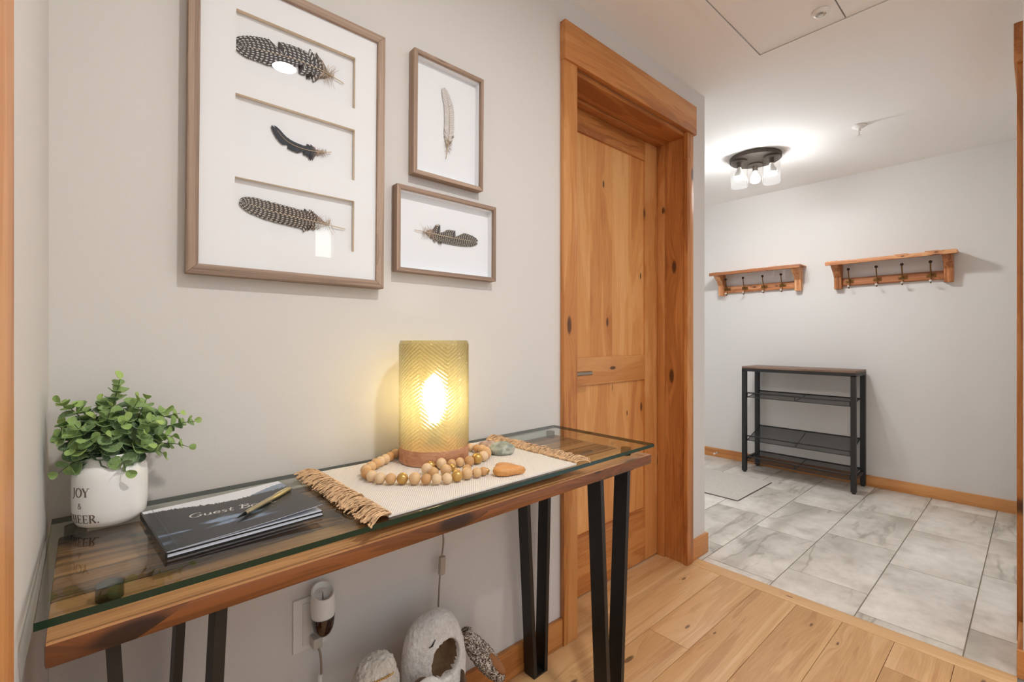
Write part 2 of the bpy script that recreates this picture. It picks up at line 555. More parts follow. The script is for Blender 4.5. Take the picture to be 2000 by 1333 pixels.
# ---- door with frame, in local coordinates: x along the wall, +y into the wall
def build_door(idx, loc, rz, W, label_d, label_t, handle=True, leaf=True):
    """opening from x=0 to W, door face recessed to y=REC"""
    REC = 0.148
    tr = thing('trim_%d' % (idx + 1), label_t, 'door frame', loc, rz, kind='structure')
    av, ah = wood('alder', 'z', 'x'), wood('alder', 'x', 'z')
    ajy = wood('alder', 'z', 'y')
    boxobj('casing', av, tr, -0.080, -0.006, -0.020, 0, 0, 2.134, bevel=0.003)
    boxobj('casing', av, tr, W - 0.018 + 0.006, W + 0.048, -0.020, 0, 0, 2.134, bevel=0.003)
    boxobj('header', ah, tr, -0.0815, W + 0.069, -0.027, 0, 2.134, 2.276, bevel=0.003)
    boxobj('jamb', ajy, tr, -0.018, 0, -0.001, 0.188, 0, DZ + 0.018)
    boxobj('jamb', ajy, tr, W, W + 0.018, -0.001, 0.188, 0, DZ + 0.018)
    boxobj('head_jamb', wood('alder', 'x', 'y'), tr, 0, W, -0.001, 0.188, DZ, DZ + 0.018)
    boxobj('stop', ajy, tr, 0, 0.011, 0.108, REC - 0.001, 0, DZ, bevel=0.0015)
    boxobj('stop', ajy, tr, W - 0.011, W, 0.108, REC - 0.001, 0, DZ, bevel=0.0015)
    boxobj('stop', wood('alder', 'x', 'y'), tr, 0.011, W - 0.011, 0.108, REC - 0.001, DZ - 0.011, DZ, bevel=0.0015)
    if not leaf:
        return
    d = thing('door_%d' % idx, label_d, 'door', loc, rz, kind='structure')
    S = 0.116
    x0, x1 = 0.003, W - 0.003
    top = DZ - 0.004
    boxobj('stile', av, d, x0, x0 + S, REC, REC + 0.036, 0.008, top, bevel=0.0015)
    boxobj('stile', av, d, x1 - S, x1, REC, REC + 0.036, 0.008, top, bevel=0.0015)
    boxobj('rail', ah, d, x0 + S, x1 - S, REC, REC + 0.036, 2.010, top, bevel=0.0015)
    boxobj('rail', ah, d, x0 + S, x1 - S, REC, REC + 0.036, 0.913, 1.035, bevel=0.0015)
    boxobj('rail', ah, d, x0 + S, x1 - S, REC, REC + 0.036, 0.008, 0.268, bevel=0.0015)
    apv = wood('alder_panel', 'z', 'x')
    # each panel is glued up from upright boards
    bw = [0, 0.17, 0.33, 0.46, x1 - x0 - 2 * S]
    for z0, z1 in ((1.035, 2.010), (0.268, 0.913)):
        p = None
        for a_, b_ in zip(bw[:-1], bw[1:]):
            boxobj('panel_board', apv, d, x0 + S + a_, x0 + S + b_, REC + 0.011, REC + 0.026, z0, z1)
    if handle:
        hz = 0.972
        h = obj('handle', MB().lathe([(0, 0), (0.026, 0), (0.026, 0.006), (0.023, 0.008), (0, 0.008)], 24).mesh('handle', M_NICKEL, smooth=40),
                d, (x0 + 0.062, REC, hz), (PI / 2, 0, 0))
        lv = MB().tube([(0, 0, 0.004), (0, 0, 0.05)], 0.009, 14)
        lv.tube([(-0.008, 0, 0.056), (0.02, 0, 0.058), (0.145, 0, 0.058)], 0.0095, 14)
        obj('lever', lv.mesh('lever', M_NICKEL, smooth=40), h)
    return d


build_door(1, (DX0, 0, 0), 0, DX1 - DX0, 'knotty alder two-panel door with lever handle', 'chunky knotty wood casing and header around the alder door')
build_door(2, (3.42, YR, 0), PI, 0.84, None, 'wooden doorway casing at the right edge of the picture', leaf=False)

# casing at the left edge, on the end of the narrow wall
tr = thing('trim_4', 'blurred wooden door casing at the left edge', 'door frame', (0, 0, 0), kind='structure')
boxobj('casing', wood('alder', 'z', 'y'), tr, XC, XC + 0.022, -0.745, -0.665, 0, 2.134, bevel=0.003)
boxobj('jamb', wood('alder', 'z', 'x'), tr, XC - 0.12, XC + 0.004, -0.763, -0.745, 0, 2.134)

# ---- ceiling hatch
hat = thing('access_hatch', 'white flush ceiling access hatch with thin dark seams', 'hatch', ((hx0 + hx1) / 2, (hy0 + hy1) / 2, HC))
cx_, cy_ = (hx0 + hx1) / 2, (hy0 + hy1) / 2
g_ = 0.0035
boxobj('housing', M_SEAMSHADE, hat, hx0 - cx_, hx1 - cx_, hy0 - cy_, hy1 - cy_, 0.022, 0.03)  # cap coloured dark to stand in for the shade in the panel seams
ym = -0.655
boxobj('panel', M_CEIL, hat, hx0 + g_ - cx_, hx1 - 0.001 - cx_, ym + g_ - cy_, hy1 - g_ - cy_, 0.001, 0.018)
boxobj('panel', M_CEIL, hat, hx0 + g_ - cx_, hx1 - 0.001 - cx_, hy0 + g_ - cy_, ym - g_ / 2 - cy_, 0.001, 0.018)
for q in ((hx1, hx1 + 0.046, hy0 - 0.044, hy1 + 0.044), (hx0 - 0.046, hx0, hy0 - 0.044, hy1 + 0.044)):
    boxobj('frame', M_CEIL, hat, q[0] - cx_, q[1] - cx_, q[2] - cy_, q[3] - cy_, -0.003, 0.001)
for q in ((hx0, hx1, hy1, hy1 + 0.044), (hx0, hx1, hy0 - 0.044, hy0)):
    boxobj('frame', M_CEIL, hat, q[0] - cx_, q[1] - cx_, q[2] - cy_, q[3] - cy_, -0.003, 0.001)


def sprinkler(name, label, x, y, deep):
    t = thing(name, label, 'sprinkler', (x, y, HC))
    obj('escutcheon', MB().lathe([(0.004, -0.001), (0.036, -0.001), (0.036, -0.006), (0.028, -0.012), (0.012, -0.016), (0.004, -0.016)], 24).mesh('esc', M_WHITE, smooth=35), t)
    b = MB().tube([(0, 0, -0.014), (0, 0, -0.03 - deep)], 0.008, 12)
    for s in (-1, 1):
        b.tube([(s * 0.009, 0, -0.03 - deep), (s * 0.012, 0, -0.042 - deep), (s * 0.003, 0, -0.056 - deep)], 0.0022, 6)
    obj('body', b.mesh('body', M_WHITE, smooth=40), t)
    obj('deflector', MB().lathe([(0, -0.056 - deep), (0.017, -0.056 - deep), (0.017, -0.059 - deep), (0, -0.059 - deep)], 16).mesh('defl', M_WHITE, smooth=40), t)
    return t


sprinkler('fire_sprinkler', 'white pendant fire sprinkler on the ceiling right of the light fixture', 3.384, -0.452, 0.004)
t = thing('sprinkler_cap', 'small round white sprinkler cap on the ceiling hatch', 'sprinkler', (2.089, -0.600, HC))
obj('ring', MB().lathe([(0.002, 0.0), (0.03, 0.0), (0.03, -0.004), (0.024, -0.010), (0.018, -0.012), (0.018, -0.006), (0.002, -0.006)], 24).mesh('ring', M_WHITE, smooth=35), t)
obj('glass_bulb', MB().lathe([(0.001, -0.006), (0.009, -0.006), (0.009, -0.015), (0.001, -0.017)], 16).mesh('gb', M_CHROME, smooth=40), t)

# ---- recessed downlight that lights the pictures, plus an added fill downlight
M_LENS = emis('downlight_lens', (1.0, 0.985, 0.96, 1), DOWNLIGHT)
dl = thing('recessed_downlight', 'recessed downlight in the hall ceiling, mirrored in the large picture glass', 'ceiling light', (0.64, -1.22, HC))
dl_fill = thing('recessed_downlight', 'added fill downlight in the hall ceiling nearer the entry', 'ceiling light', (1.6, -1.86, HC))  # unseen fill light, added to brighten the door and floor
M_LENS_FILL = emis('fill_downlight_lens', (1.0, 0.985, 0.96, 1), DOWNLIGHT * 0.5)
for dl in (dl, dl_fill):
  obj('trim_ring', MB().lathe([(0.052, -0.001), (0.07, -0.001), (0.07, -0.004), (0.052, -0.008), (0.050, -0.001)], 32).mesh('tr', M_WHITE, smooth=40), dl)
  obj('lens', MB().lathe([(0.0005, -0.004), (0.051, -0.004), (0.051, -0.002), (0.0005, -0.002)], 32).mesh('lens', M_LENS if dl is not dl_fill else M_LENS_FILL, smooth=40), dl)

# ---- entry ceiling fixture
FX, FY = 3.42, 0.15
fx = thing('ceiling_light', 'dark round flush-mount ceiling light with three clear glass jars', 'ceiling light', (FX, FY, HC))
M_BRONZE = plain('dark_bronze', (74, 64, 56), 0.45, metal=0.35, var=0.15, bscale=40)
obj('canopy', MB().lathe([(0.001, 0.0), (0.16, 0.0), (0.163, -0.004), (0.163, -0.024), (0.159, -0.028), (0.001, -0.028)], 48).mesh('canopy', M_BRONZE, smooth=35), fx)
vd = Vector((FX, FY + 1.158, 0)).normalized()
ld = Vector((-vd.y, vd.x, 0))
M_JAR, nt, b, o_ = new_mat('jar_glass')
_tr = N(nt, 'ShaderNodeBsdfTransparent'); _tr.inputs[0].default_value = (0.95, 0.95, 0.94, 1)
_tl = N(nt, 'ShaderNodeBsdfTranslucent'); _tl.inputs[0].default_value = (0.8, 0.8, 0.79, 1)
_gl = N(nt, 'ShaderNodeBsdfGlossy', i_Roughness=0.1)
_m1 = N(nt, 'ShaderNodeMixShader', i_0=0.0040); nt.links.new(_tr.outputs[0], _m1.inputs[1]); nt.links.new(_tl.outputs[0], _m1.inputs[2])
_m2 = N(nt, 'ShaderNodeMixShader'); _lw = N(nt, 'ShaderNodeLayerWeight', i_Blend=0.25)
_ge = N(nt, 'ShaderNodeNewGeometry'); nt.links.new(math_n(nt, 'MULTIPLY', math_n(nt, 'MULTIPLY', _lw.outputs['Facing'], 0.35), math_n(nt, 'SUBTRACT', 1.0, _ge.outputs['Backfacing'])), _m2.inputs[0]); nt.links.new(_m1.outputs[0], _m2.inputs[1]); nt.links.new(_gl.outputs[0], _m2.inputs[2])
nt.links.new(_m2.outputs[0], o_.inputs[0])
M_COLLAR = plain('bulb_collar', (226, 222, 214), 0.5)
M_BULBDIM = emis('entry_bulb_filament', (1.0, 0.93, 0.82, 1), 30.0)
M_BULB = emis('entry_bulb', (0.96, 1.0, 1.06, 1), ENTRY_BULB)
for k, p in enumerate((vd * -0.045 + ld * 0.098, vd * -0.045 - ld * 0.098, vd * 0.075)):
    ho = obj('socket', MB().lathe([(0.001, -0.027), (0.05, -0.027), (0.05, -0.038), (0.018, -0.04), (0.016, -0.075), (0.001, -0.075)], 24).mesh('socket', M_BRONZE, smooth=35), fx, p)
    jr = [(0.052, -0.034), (0.054, -0.045), (0.054, -0.205), (0.050, -0.214), (0.001, -0.216)]
    obj('glass_jar', MB().lathe(jr, 32).mesh('jar', M_JAR, smooth=50), fx, p)
    obj('bulb_collar', MB().lathe([(0.001, -0.075), (0.012, -0.076), (0.014, -0.09), (0.032, -0.122), (0.0335, -0.132), (0.0335, -0.141), (0.001, -0.1415)], 20).mesh('collar', M_COLLAR, smooth=40), fx, p)
    obj('bulb', MB().lathe([(0.001, -0.1418), (0.0325, -0.1417), (0.0300, -0.1515), (0.019, -0.160), (0.001, -0.1635)], 20).mesh('bulb', M_BULB if k < 2 else M_BULBDIM, smooth=60), fx, p)

# ================================================================== PICTURES
M_MAT = plain('mat_board', (238, 238, 238), 0.9)
M_MATCORE = plain('mat_bevel', (232, 214, 188), 0.9)
M_BACK = plain('backing_paper', (236, 237, 239), 0.95)
WF_H, WF_V = wood('frame', 'x', 'z'), wood('frame', 'z', 'x')


def feather_mat(name, dark, light, base, dots=(26, 5), dotr=0.27):
    m, nt, b, o = new_mat(name)
    uv = N(nt, 'ShaderNodeUVMap')
    sep = N(nt, 'ShaderNodeSeparateXYZ')
    nt.links.new(uv.outputs[0], sep.inputs[0])
    u, v = sep.outputs[0], sep.outputs[1]
    av = math_n(nt, 'ABSOLUTE', v)
    uu = math_n(nt, 'MULTIPLY', math_n(nt, 'SUBTRACT', u, math_n(nt, 'MULTIPLY', av, 0.06)), dots[0])
    vv = math_n(nt, 'MULTIPLY', v, dots[1])
    row = math_n(nt, 'FLOOR', vv)
    uu = math_n(nt, 'ADD', uu, math_n(nt, 'MULTIPLY', row, 0.5))
    fu = math_n(nt, 'SUBTRACT', math_n(nt, 'FRACT', uu), 0.5)
    fv = math_n(nt, 'SUBTRACT', math_n(nt, 'FRACT', vv), 0.5)
    d = math_n(nt, 'SQRT', math_n(nt, 'ADD', math_n(nt, 'MULTIPLY', fu, fu), math_n(nt, 'MULTIPLY', fv, fv)))
    dot = math_n(nt, 'LESS_THAN', d, dotr)
    nz = N(nt, 'ShaderNodeTexNoise', i_Scale=1.0, i_Detail=3.0)
    cv = N(nt, 'ShaderNodeCombineXYZ')
    nt.links.new(math_n(nt, 'MULTIPLY', math_n(nt, 'SUBTRACT', u, math_n(nt, 'MULTIPLY', av, 0.06)), 160.0), cv.inputs[0])
    nt.links.new(math_n(nt, 'MULTIPLY', v, 3.0), cv.inputs[1])
    nt.links.new(cv.outputs[0], nz.inputs['Vector'])
    body = ramp(nt, nz.outputs[0], [(0.35, dark), (0.7, tuple(min(255, x + 34) for x in dark))])
    c = mix(nt, math_n(nt, 'MULTIPLY', dot, 0.85), body, lin(light))
    fade = math_n(nt, 'SUBTRACT', 1.0, N_smooth(nt, u, 0.12, 0.34))
    c = mix(nt, fade, c, lin(base))
    nt.links.new(c, b.inputs['Base Color'])
    b.inputs['Roughness'].default_value = 0.75
    return m


M_QUILL = plain('quill', (206, 184, 150), 0.5)
M_F1 = feather_mat('guinea_grey', (46, 44, 46), (216, 214, 210), (166, 142, 122))
M_F3 = feather_mat('guinea_brown', (50, 40, 32), (212, 200, 184), (150, 124, 104))
M_F2 = feather_mat('black_blue', (26, 27, 33), (26, 27, 33), (196, 168, 146), dotr=0.0)
M_F2B = plain('feather_down', (150, 112, 84), 0.9)
M_F4 = feather_mat('pale_speckled', (206, 200, 194), (110, 102, 98), (206, 190, 170), dots=(40, 5), dotr=0.28)
M_F5 = feather_mat('guinea_dark', (44, 38, 32), (206, 192, 170), (178, 140, 118), dots=(30, 5))


def feather(parent, mat, spine, hw_up, hw_dn, yb, notches=(), seed=1, quill_to=None, fluff=0.3):
    """spine: (x,z) points from quill end to tip; vane half widths above/below; lies against the backing at y=yb"""
    rnd = random.Random(seed)
    n = 120

    def sp(t):
        k = t * (len(spine) - 1)
        i = min(int(k), len(spine) - 2)
        f = k - i
        p0 = Vector(spine[max(i - 1, 0)]); p1 = Vector(spine[i]); p2 = Vector(spine[i + 1]); p3 = Vector(spine[min(i + 2, len(spine) - 1)])
        return 0.5 * ((2 * p1) + (p2 - p0) * f + (2 * p0 - 5 * p1 + 4 * p2 - p3) * f * f + (3 * p1 - p0 - 3 * p2 + p3) * f ** 3)

    prof = lambda t: (min(1, (t - 0.12) / 0.16) ** 0.7 if t > 0.12 else 0) * (max(0, 1 - ((t - 0.45) / 0.553) ** 4) ** 0.6 if t > 0.45 else 1)
    mb = MB()
    uvs = []
    for side, hw in ((1, hw_up), (-1, hw_dn)):
        cols = 5
        base = len(mb.v)
        for i in range(n + 1):
            t = i / n
            p = sp(t); q = sp(min(t + 0.01, 1)); q0 = sp(max(t - 0.01, 0))
            d = (q - q0).normalized()
            nv = Vector((-d.y, d.x)) * side
            if nv.y * side < 0 and abs(nv.y) > 0.2:
                nv = -nv
            wv = hw * prof(t) * (1 + rnd.uniform(-0.05, 0.05))
            if t < 0.36:
                wv *= 1 + rnd.uniform(-fluff, fluff)
            for (t0, s_, wd, dp) in notches:
                if s_ == side:
                    k = (t - t0) / wd
                    if 0 <= k < 1:
                        wv *= 1 - dp * (1 - k)
            for j in range(cols + 1):
                f = j / cols
                sw = d * (f * f * hw * 0.55)      # barbs sweep to the tip
                pt = p + nv * (wv * f) + sw * (1 if wv > 1e-4 else 0)
                bulge = 0.0035 * (1 - (f - 0.35) ** 2) * min(1, t * 3)
                mb.v.append((pt.x, yb - 0.0012 - bulge, pt.y))
                uvs.append((t, f * side))
        for i in range(n):
            for j in range(cols):
                a = base + i * (cols + 1) + j
                mb.f.append((a, a + 1, a + cols + 2, a + cols + 1))
                mb.m.append(0)
    me = mb.mesh('vane', mat, smooth=180, fix=False)
    uvl = me.uv_layers.new(name='UVMap')
    for lp in me.loops:
        uvl.data[lp.index].uv = uvs[lp.vertex_index]
    f = obj('feather', me, parent)
    pts = []
    for i in range(25):
        p = sp(i / 24 * 0.93)
        pts.append((p.x, yb - 0.0058, p.y))
    if quill_to:
        pts.insert(0, (quill_to[0], yb - 0.004, quill_to[1]))
    rr = [0.0011 * (1 - 0.8 * i / len(pts)) for i in range(len(pts))]
    obj('shaft', MB().tube(pts, rr, 6).mesh('shaft', M_QUILL, smooth=60), f)
    # loose down at the base
    if fluff:
        dm = MB()
        for i in range(34):
            t = rnd.uniform(0.10, 0.26)
            p = sp(t)
            d = (sp(t + 0.02) - p).normalized()
            s_ = rnd.choice((-1, 1))
            nv = Vector((-d.y, d.x)) * s_
            L = (hw_up + hw_dn) * 0.5 * rnd.uniform(0.5, 1.15)
            e = p + nv * L * 0.9 + d * L * rnd.uniform(-0.6, 0.5)
            mid = (p + e) / 2 + d * L * 0.12
            dm.tube([(p.x, yb - 0.004, p.y), (mid.x, yb - 0.006, mid.y), (e.x, yb - 0.005, e.y)], [0.0006, 0.0005, 0.0002], 3)
        obj('down', dm.mesh('down', plain('down_' + mat.name, (186, 166, 148), 0.9)), f)
    return f


def picture(name, label, x0, x1, z0, z1, rail, depth, back_y, glass_y, roll=0.0, liner=False):
    t = thing(name, label, 'picture', ((x0 + x1) / 2, 0, z0), group=None)
    t.rotation_euler = (0, roll, 0)
    W, H = (x1 - x0) / 2, z1 - z0
    r = rail

    def rail_prism(poly, mat, c):
        # poly in (x,z); mitred
        mb = MB().prism([(a - c[0], b - c[1]) for a, b in poly], lambda a, b: (a, -depth, b), lambda a, b: (a, -0.001, b))
        obj('rail', mb.mesh('rail', mat, smooth=30, bevel=0.0012), t, (c[0], 0, c[1]))
    rail_prism([(-W, 0), (W, 0), (W - r, r), (-W + r, r)], WF_H, (0, r / 2))
    rail_prism([(-W, H), (-W + r, H - r), (W - r, H - r), (W, H)], WF_H, (0, H - r / 2))
    rail_prism([(-W, 0), (-W + r, r), (-W + r, H - r), (-W, H)], WF_V, (-W + r / 2, H / 2))
    rail_prism([(W, 0), (W, H), (W - r, H - r), (W - r, r)], WF_V, (W - r / 2, H / 2))
    boxobj('backing', M_BACK, t, -W + r * 0.6, W - r * 0.6, -back_y, -0.002, r * 0.6, H - r * 0.6)
    if liner:
        l_ = 0.0016
        for (a0, a1, c0, c1) in ((-W + r, -W + r + l_, r, H - r), (W - r - l_, W - r, r, H - r), (-W + r + l_, W - r - l_, H - r - l_, H - r), (-W + r + l_, W - r - l_, r, r + l_)):
            boxobj('liner', M_BACK, t, a0, a1, -glass_y + 0.0016, -back_y, c0, c1)
    boxobj('glass', M_PANE, t, -W + r * 0.7, W - r * 0.7, -glass_y, -glass_y + 0.0015, r * 0.7, H - r * 0.7)
    return t


# large triptych
bx0, bx1, bz0, bz1 = 0.1275, 0.5515, 1.2495, 1.9060
pic = picture('framed_feathers', 'large framed picture with three feathers in a white triple mat', bx0, bx1, bz0, bz1, 0.0205, 0.030, 0.0095, 0.0262, math.radians(0.45))
mx_ = (bx0 + bx1) / 2
wins = [(0.2125, 0.4745, 1.6965, 1.8248), (0.2125, 0.4745, 1.516, 1.6435), (0.2125, 0.4745, 1.3368, 1.4642)]
mb = MB()
mX0, mX1, mZ0, mZ1 = bx0 + 0.018, bx1 - 0.018, bz0 + 0.018, bz1 - 0.018
yf, yb_ = -0.0225, -0.0105
L = lambda x, z: (x - mx_, z - bz0)
zs = [mZ0, wins[2][2], wins[2][3], wins[1][2], wins[1][3], wins[0][2], wins[0][3], mZ1]


def front_quad(x0, x1, z0, z1):
    a, b = L(x0, z0)
    c_, d_ = L(x1, z1)
    mb.add([(a, yf, b), (c_, yf, b), (c_, yf, d_), (a, yf, d_)], [(0, 1, 2, 3)], 0)


wx0, wx1 = wins[0][0], wins[0][1]
front_quad(mX0, wx0, mZ0, mZ1)
front_quad(wx1, mX1, mZ0, mZ1)
for i in (0, 2, 4, 6):
    front_quad(wx0, wx1, zs[i], zs[i + 1])
for (x0, x1, z0, z1) in wins:
    for p, q in (((x0, z0), (x1, z0)), ((x1, z0), (x1, z1)), ((x1, z1), (x0, z1)), ((x0, z1), (x0, z0))):
        a, b = L(*p)
        c_, d_ = L(*q)
        mb.add([(a, yf, b), (c_, yf, d_), (c_, yb_, d_), (a, yb_, b)], [(0, 1, 2, 3)], 1)
obj('mat', mb.mesh('mat', [M_MAT, M_MATCORE], fix=False), pic)
off = lambda pts: [(x - mx_, z - bz0) for x, z in pts]
feather(pic, M_F1, off([(0.437, 1.7565), (0.40, 1.7640), (0.34, 1.7680), (0.28, 1.7620), (0.2263, 1.7540)]), 0.030, 0.030, -0.0095,
        notches=((0.42, -1, 0.10, 0.75), (0.60, 1, 0.07, 0.55)), seed=3, quill_to=off([(0.4496, 1.7543)])[0])
feather(pic, M_F2, off([(0.419, 1.5745), (0.385, 1.5660), (0.345, 1.5650), (0.315, 1.5740), (0.2925, 1.5960)]), 0.0095, 0.0135, -0.0095,
        notches=((0.62, -1, 0.08, 0.7), (0.40, -1, 0.07, 0.6)), seed=5, fluff=0.8)
feather(pic, M_F3, off([(0.440, 1.3935), (0.39, 1.3975), (0.34, 1.4000), (0.28, 1.4060), (0.2349, 1.4140)]), 0.0215, 0.0225, -0.0095, seed=9,
        quill_to=off([(0.4553, 1.3926)])[0])

x0, x1, z0, z1 = 0.639, 0.879, 1.571, 1.915
pic = picture('framed_feather', 'small upright framed picture with one pale speckled feather', x0, x1, z0, z1, 0.0115, 0.030, 0.004, 0.0225, math.radians(0.5), True)
mx_, bz0 = (x0 + x1) / 2, z0
feather(pic, M_F4, off([(0.7575, 1.650), (0.765, 1.70), (0.769, 1.75), (0.766, 1.80), (0.7513, 1.844)]), 0.0165, 0.0165, -0.004, seed=11,
        quill_to=off([(0.757, 1.6456)])[0], fluff=0.2)
x0, x1, z0, z1 = 0.5885, 0.930, 1.298, 1.5315
pic = picture('framed_feather', 'small landscape framed picture with one dark notched feather', x0, x1, z0, z1, 0.0115, 0.030, 0.004, 0.0225, math.radians(0.3), True)
mx_, bz0 = (x0 + x1) / 2, z0
feather(pic, M_F5, off([(0.667, 1.4205), (0.71, 1.4190), (0.76, 1.4175), (0.81, 1.4170), (0.8634, 1.4175)]), 0.0225, 0.0205, -0.004,
        notches=((0.33, 1, 0.13, 0.8), (0.60, 1, 0.15, 0.85)), seed=13, quill_to=off([(0.6552, 1.4214)])[0], fluff=0.5)

# ================================================================== CONSOLE TABLE
TZ = 0.806                          # top of the glass
TO = (-0.0557, -0.427)
TA = math.radians(1.1)
TLEN, TWID = 1.287, 0.400
tb = thing('console_table', 'rustic plank console table with glass top and black V legs', 'table', (TO[0], TO[1], 0), TA)
M_BT, M_BF = wood('barntop', 'x', 'y'), wood('barn', 'x', 'z')
ybs = [0.004, 0.124, 0.210, 0.253, 0.356, 0.396]
for i, (a_, b_) in enumerate(zip(ybs[:-1], ybs[1:])):
    x1_ = TLEN - 0.005 - (0.004 if i % 2 else 0)
    c_ = (TLEN / 2, (a_ + b_) / 2, 0.762)
    m = MB().box(0.008 - c_[0], x1_ - c_[0], a_ + 0.0013 - c_[1], b_ - 0.0013 - c_[1], -0.0135 - 0.002, 0.0125)
    me = m.mesh('plank', [M_BT, M_BF], smooth=30, bevel=0.0045)
    for p in me.polygons:
        if i == 0 and p.normal.z < 0.6:
            p.material_index = 1
    obj('plank', me, tb, c_)
# glass sheet
M_GEDGE, nt, b, o_ = new_mat('table_glass_edge')
b.inputs['Base Color'].default_value = lin((14, 46, 32))
b.inputs['Roughness'].default_value = 0.15
mb = MB().box(0, TLEN, 0, TWID, TZ - 0.0095, TZ)
mb.m = [0, 0, 1, 1, 1, 1]
obj('glass_top', mb.mesh('glass_top', [M_TGLASS, M_GEDGE], fix=False), tb)
M_BUMP = pane_mat('clear_rubber', (0.42, 0.44, 0.39, 1), 1.45, 0.1)
for x, y in ((0.066, 0.080), (1.218, 0.052), (0.030, 0.372), (1.230, 0.365)):
    obj('bumper', MB().lathe([(0.001, 0), (0.0145, 0), (0.015, 0.002), (0.0145, 0.0205), (0.001, 0.0205)], 24).mesh('bumper', M_BUMP, smooth=40), tb, (x, y, 0.776))
# V legs: flat bar bent to a narrow U foot
BW, BT = 0.044, 0.0145


def vleg(xl0, xr0, xl1, xr1, y0):
    """xl0/xr0 left edges at the top, xl1/xr1 at the foot"""
    y1 = y0 + BW
    T_, B_ = 0.7465, 0.0
    m = MB()

    def pr(pts):
        m.prism(pts, lambda a, b_: (a, y0, b_), lambda a, b_: (a, y1, b_))
    pr([(xl0, T_), (xl1, B_), (xl1 + BT, B_), (xl0 + BT, T_)])
    pr([(xr0, T_), (xr1, B_), (xr1 + BT, B_), (xr0 + BT, T_)])
    pr([(xl1 + BT * 0.9, B_), (xr1 + BT * 0.1, B_), (xr1 + BT * 0.1, B_ + 0.006), (xl1 + BT * 0.9, B_ + 0.006)])
    pr([(xl0 - 0.015, T_ - 0.004), (xr0 + BT + 0.015, T_ - 0.004), (xr0 + BT + 0.015, T_), (xl0 - 0.015, T_)])
    obj('leg', m.mesh('leg', M_BLACK), tb)


vleg(1.043, 1.170, 1.083, 1.128, 0.014)
vleg(1.083, 1.196, 1.125, 1.174, 0.340)
vleg(0.060, 0.176, 0.096, 0.141, 0.022)
vleg(0.060, 0.178, 0.096, 0.141, 0.346)

# ================================================================== ITEMS ON THE TABLE
# ---- potted plant
PX, PY = 0.013, -0.094
M_CER = plain('white_ceramic', (247, 244, 239), 0.18, spec=0.6, coat=0.3)
pot = thing('potted_plant', 'leafy artificial eucalyptus in a white ceramic jar', 'plant', (PX, PY, TZ))
prof = [(0.001, 0.0), (0.050, 0.0), (0.0575, 0.003), (0.0630, 0.011), (0.0652, 0.026), (0.0655, 0.050), (0.0655, 0.076), (0.0645, 0.086), (0.0605, 0.094), (0.0545, 0.0985),
        (0.0520, 0.108), (0.0530, 0.111), (0.0505, 0.1135), (0.0465, 0.112), (0.0455, 0.098), (0.001, 0.096)]
prof = [(r * 0.775, z * 1.03) for r, z in prof]
jar = obj('jar', MB().lathe(prof, 64).mesh('jar', M_CER, smooth=60), pot)
M_INK = plain('jar_ink', (112, 92, 78), 0.7)


def jar_r(z):
    for (r0, z0_), (r1, z1_) in zip(prof[:-1], prof[1:]):
        if z0_ <= z <= z1_ and z1_ > z0_:
            return r0 + (r1 - r0) * (z - z0_) / (z1_ - z0_)
    return 0.0508


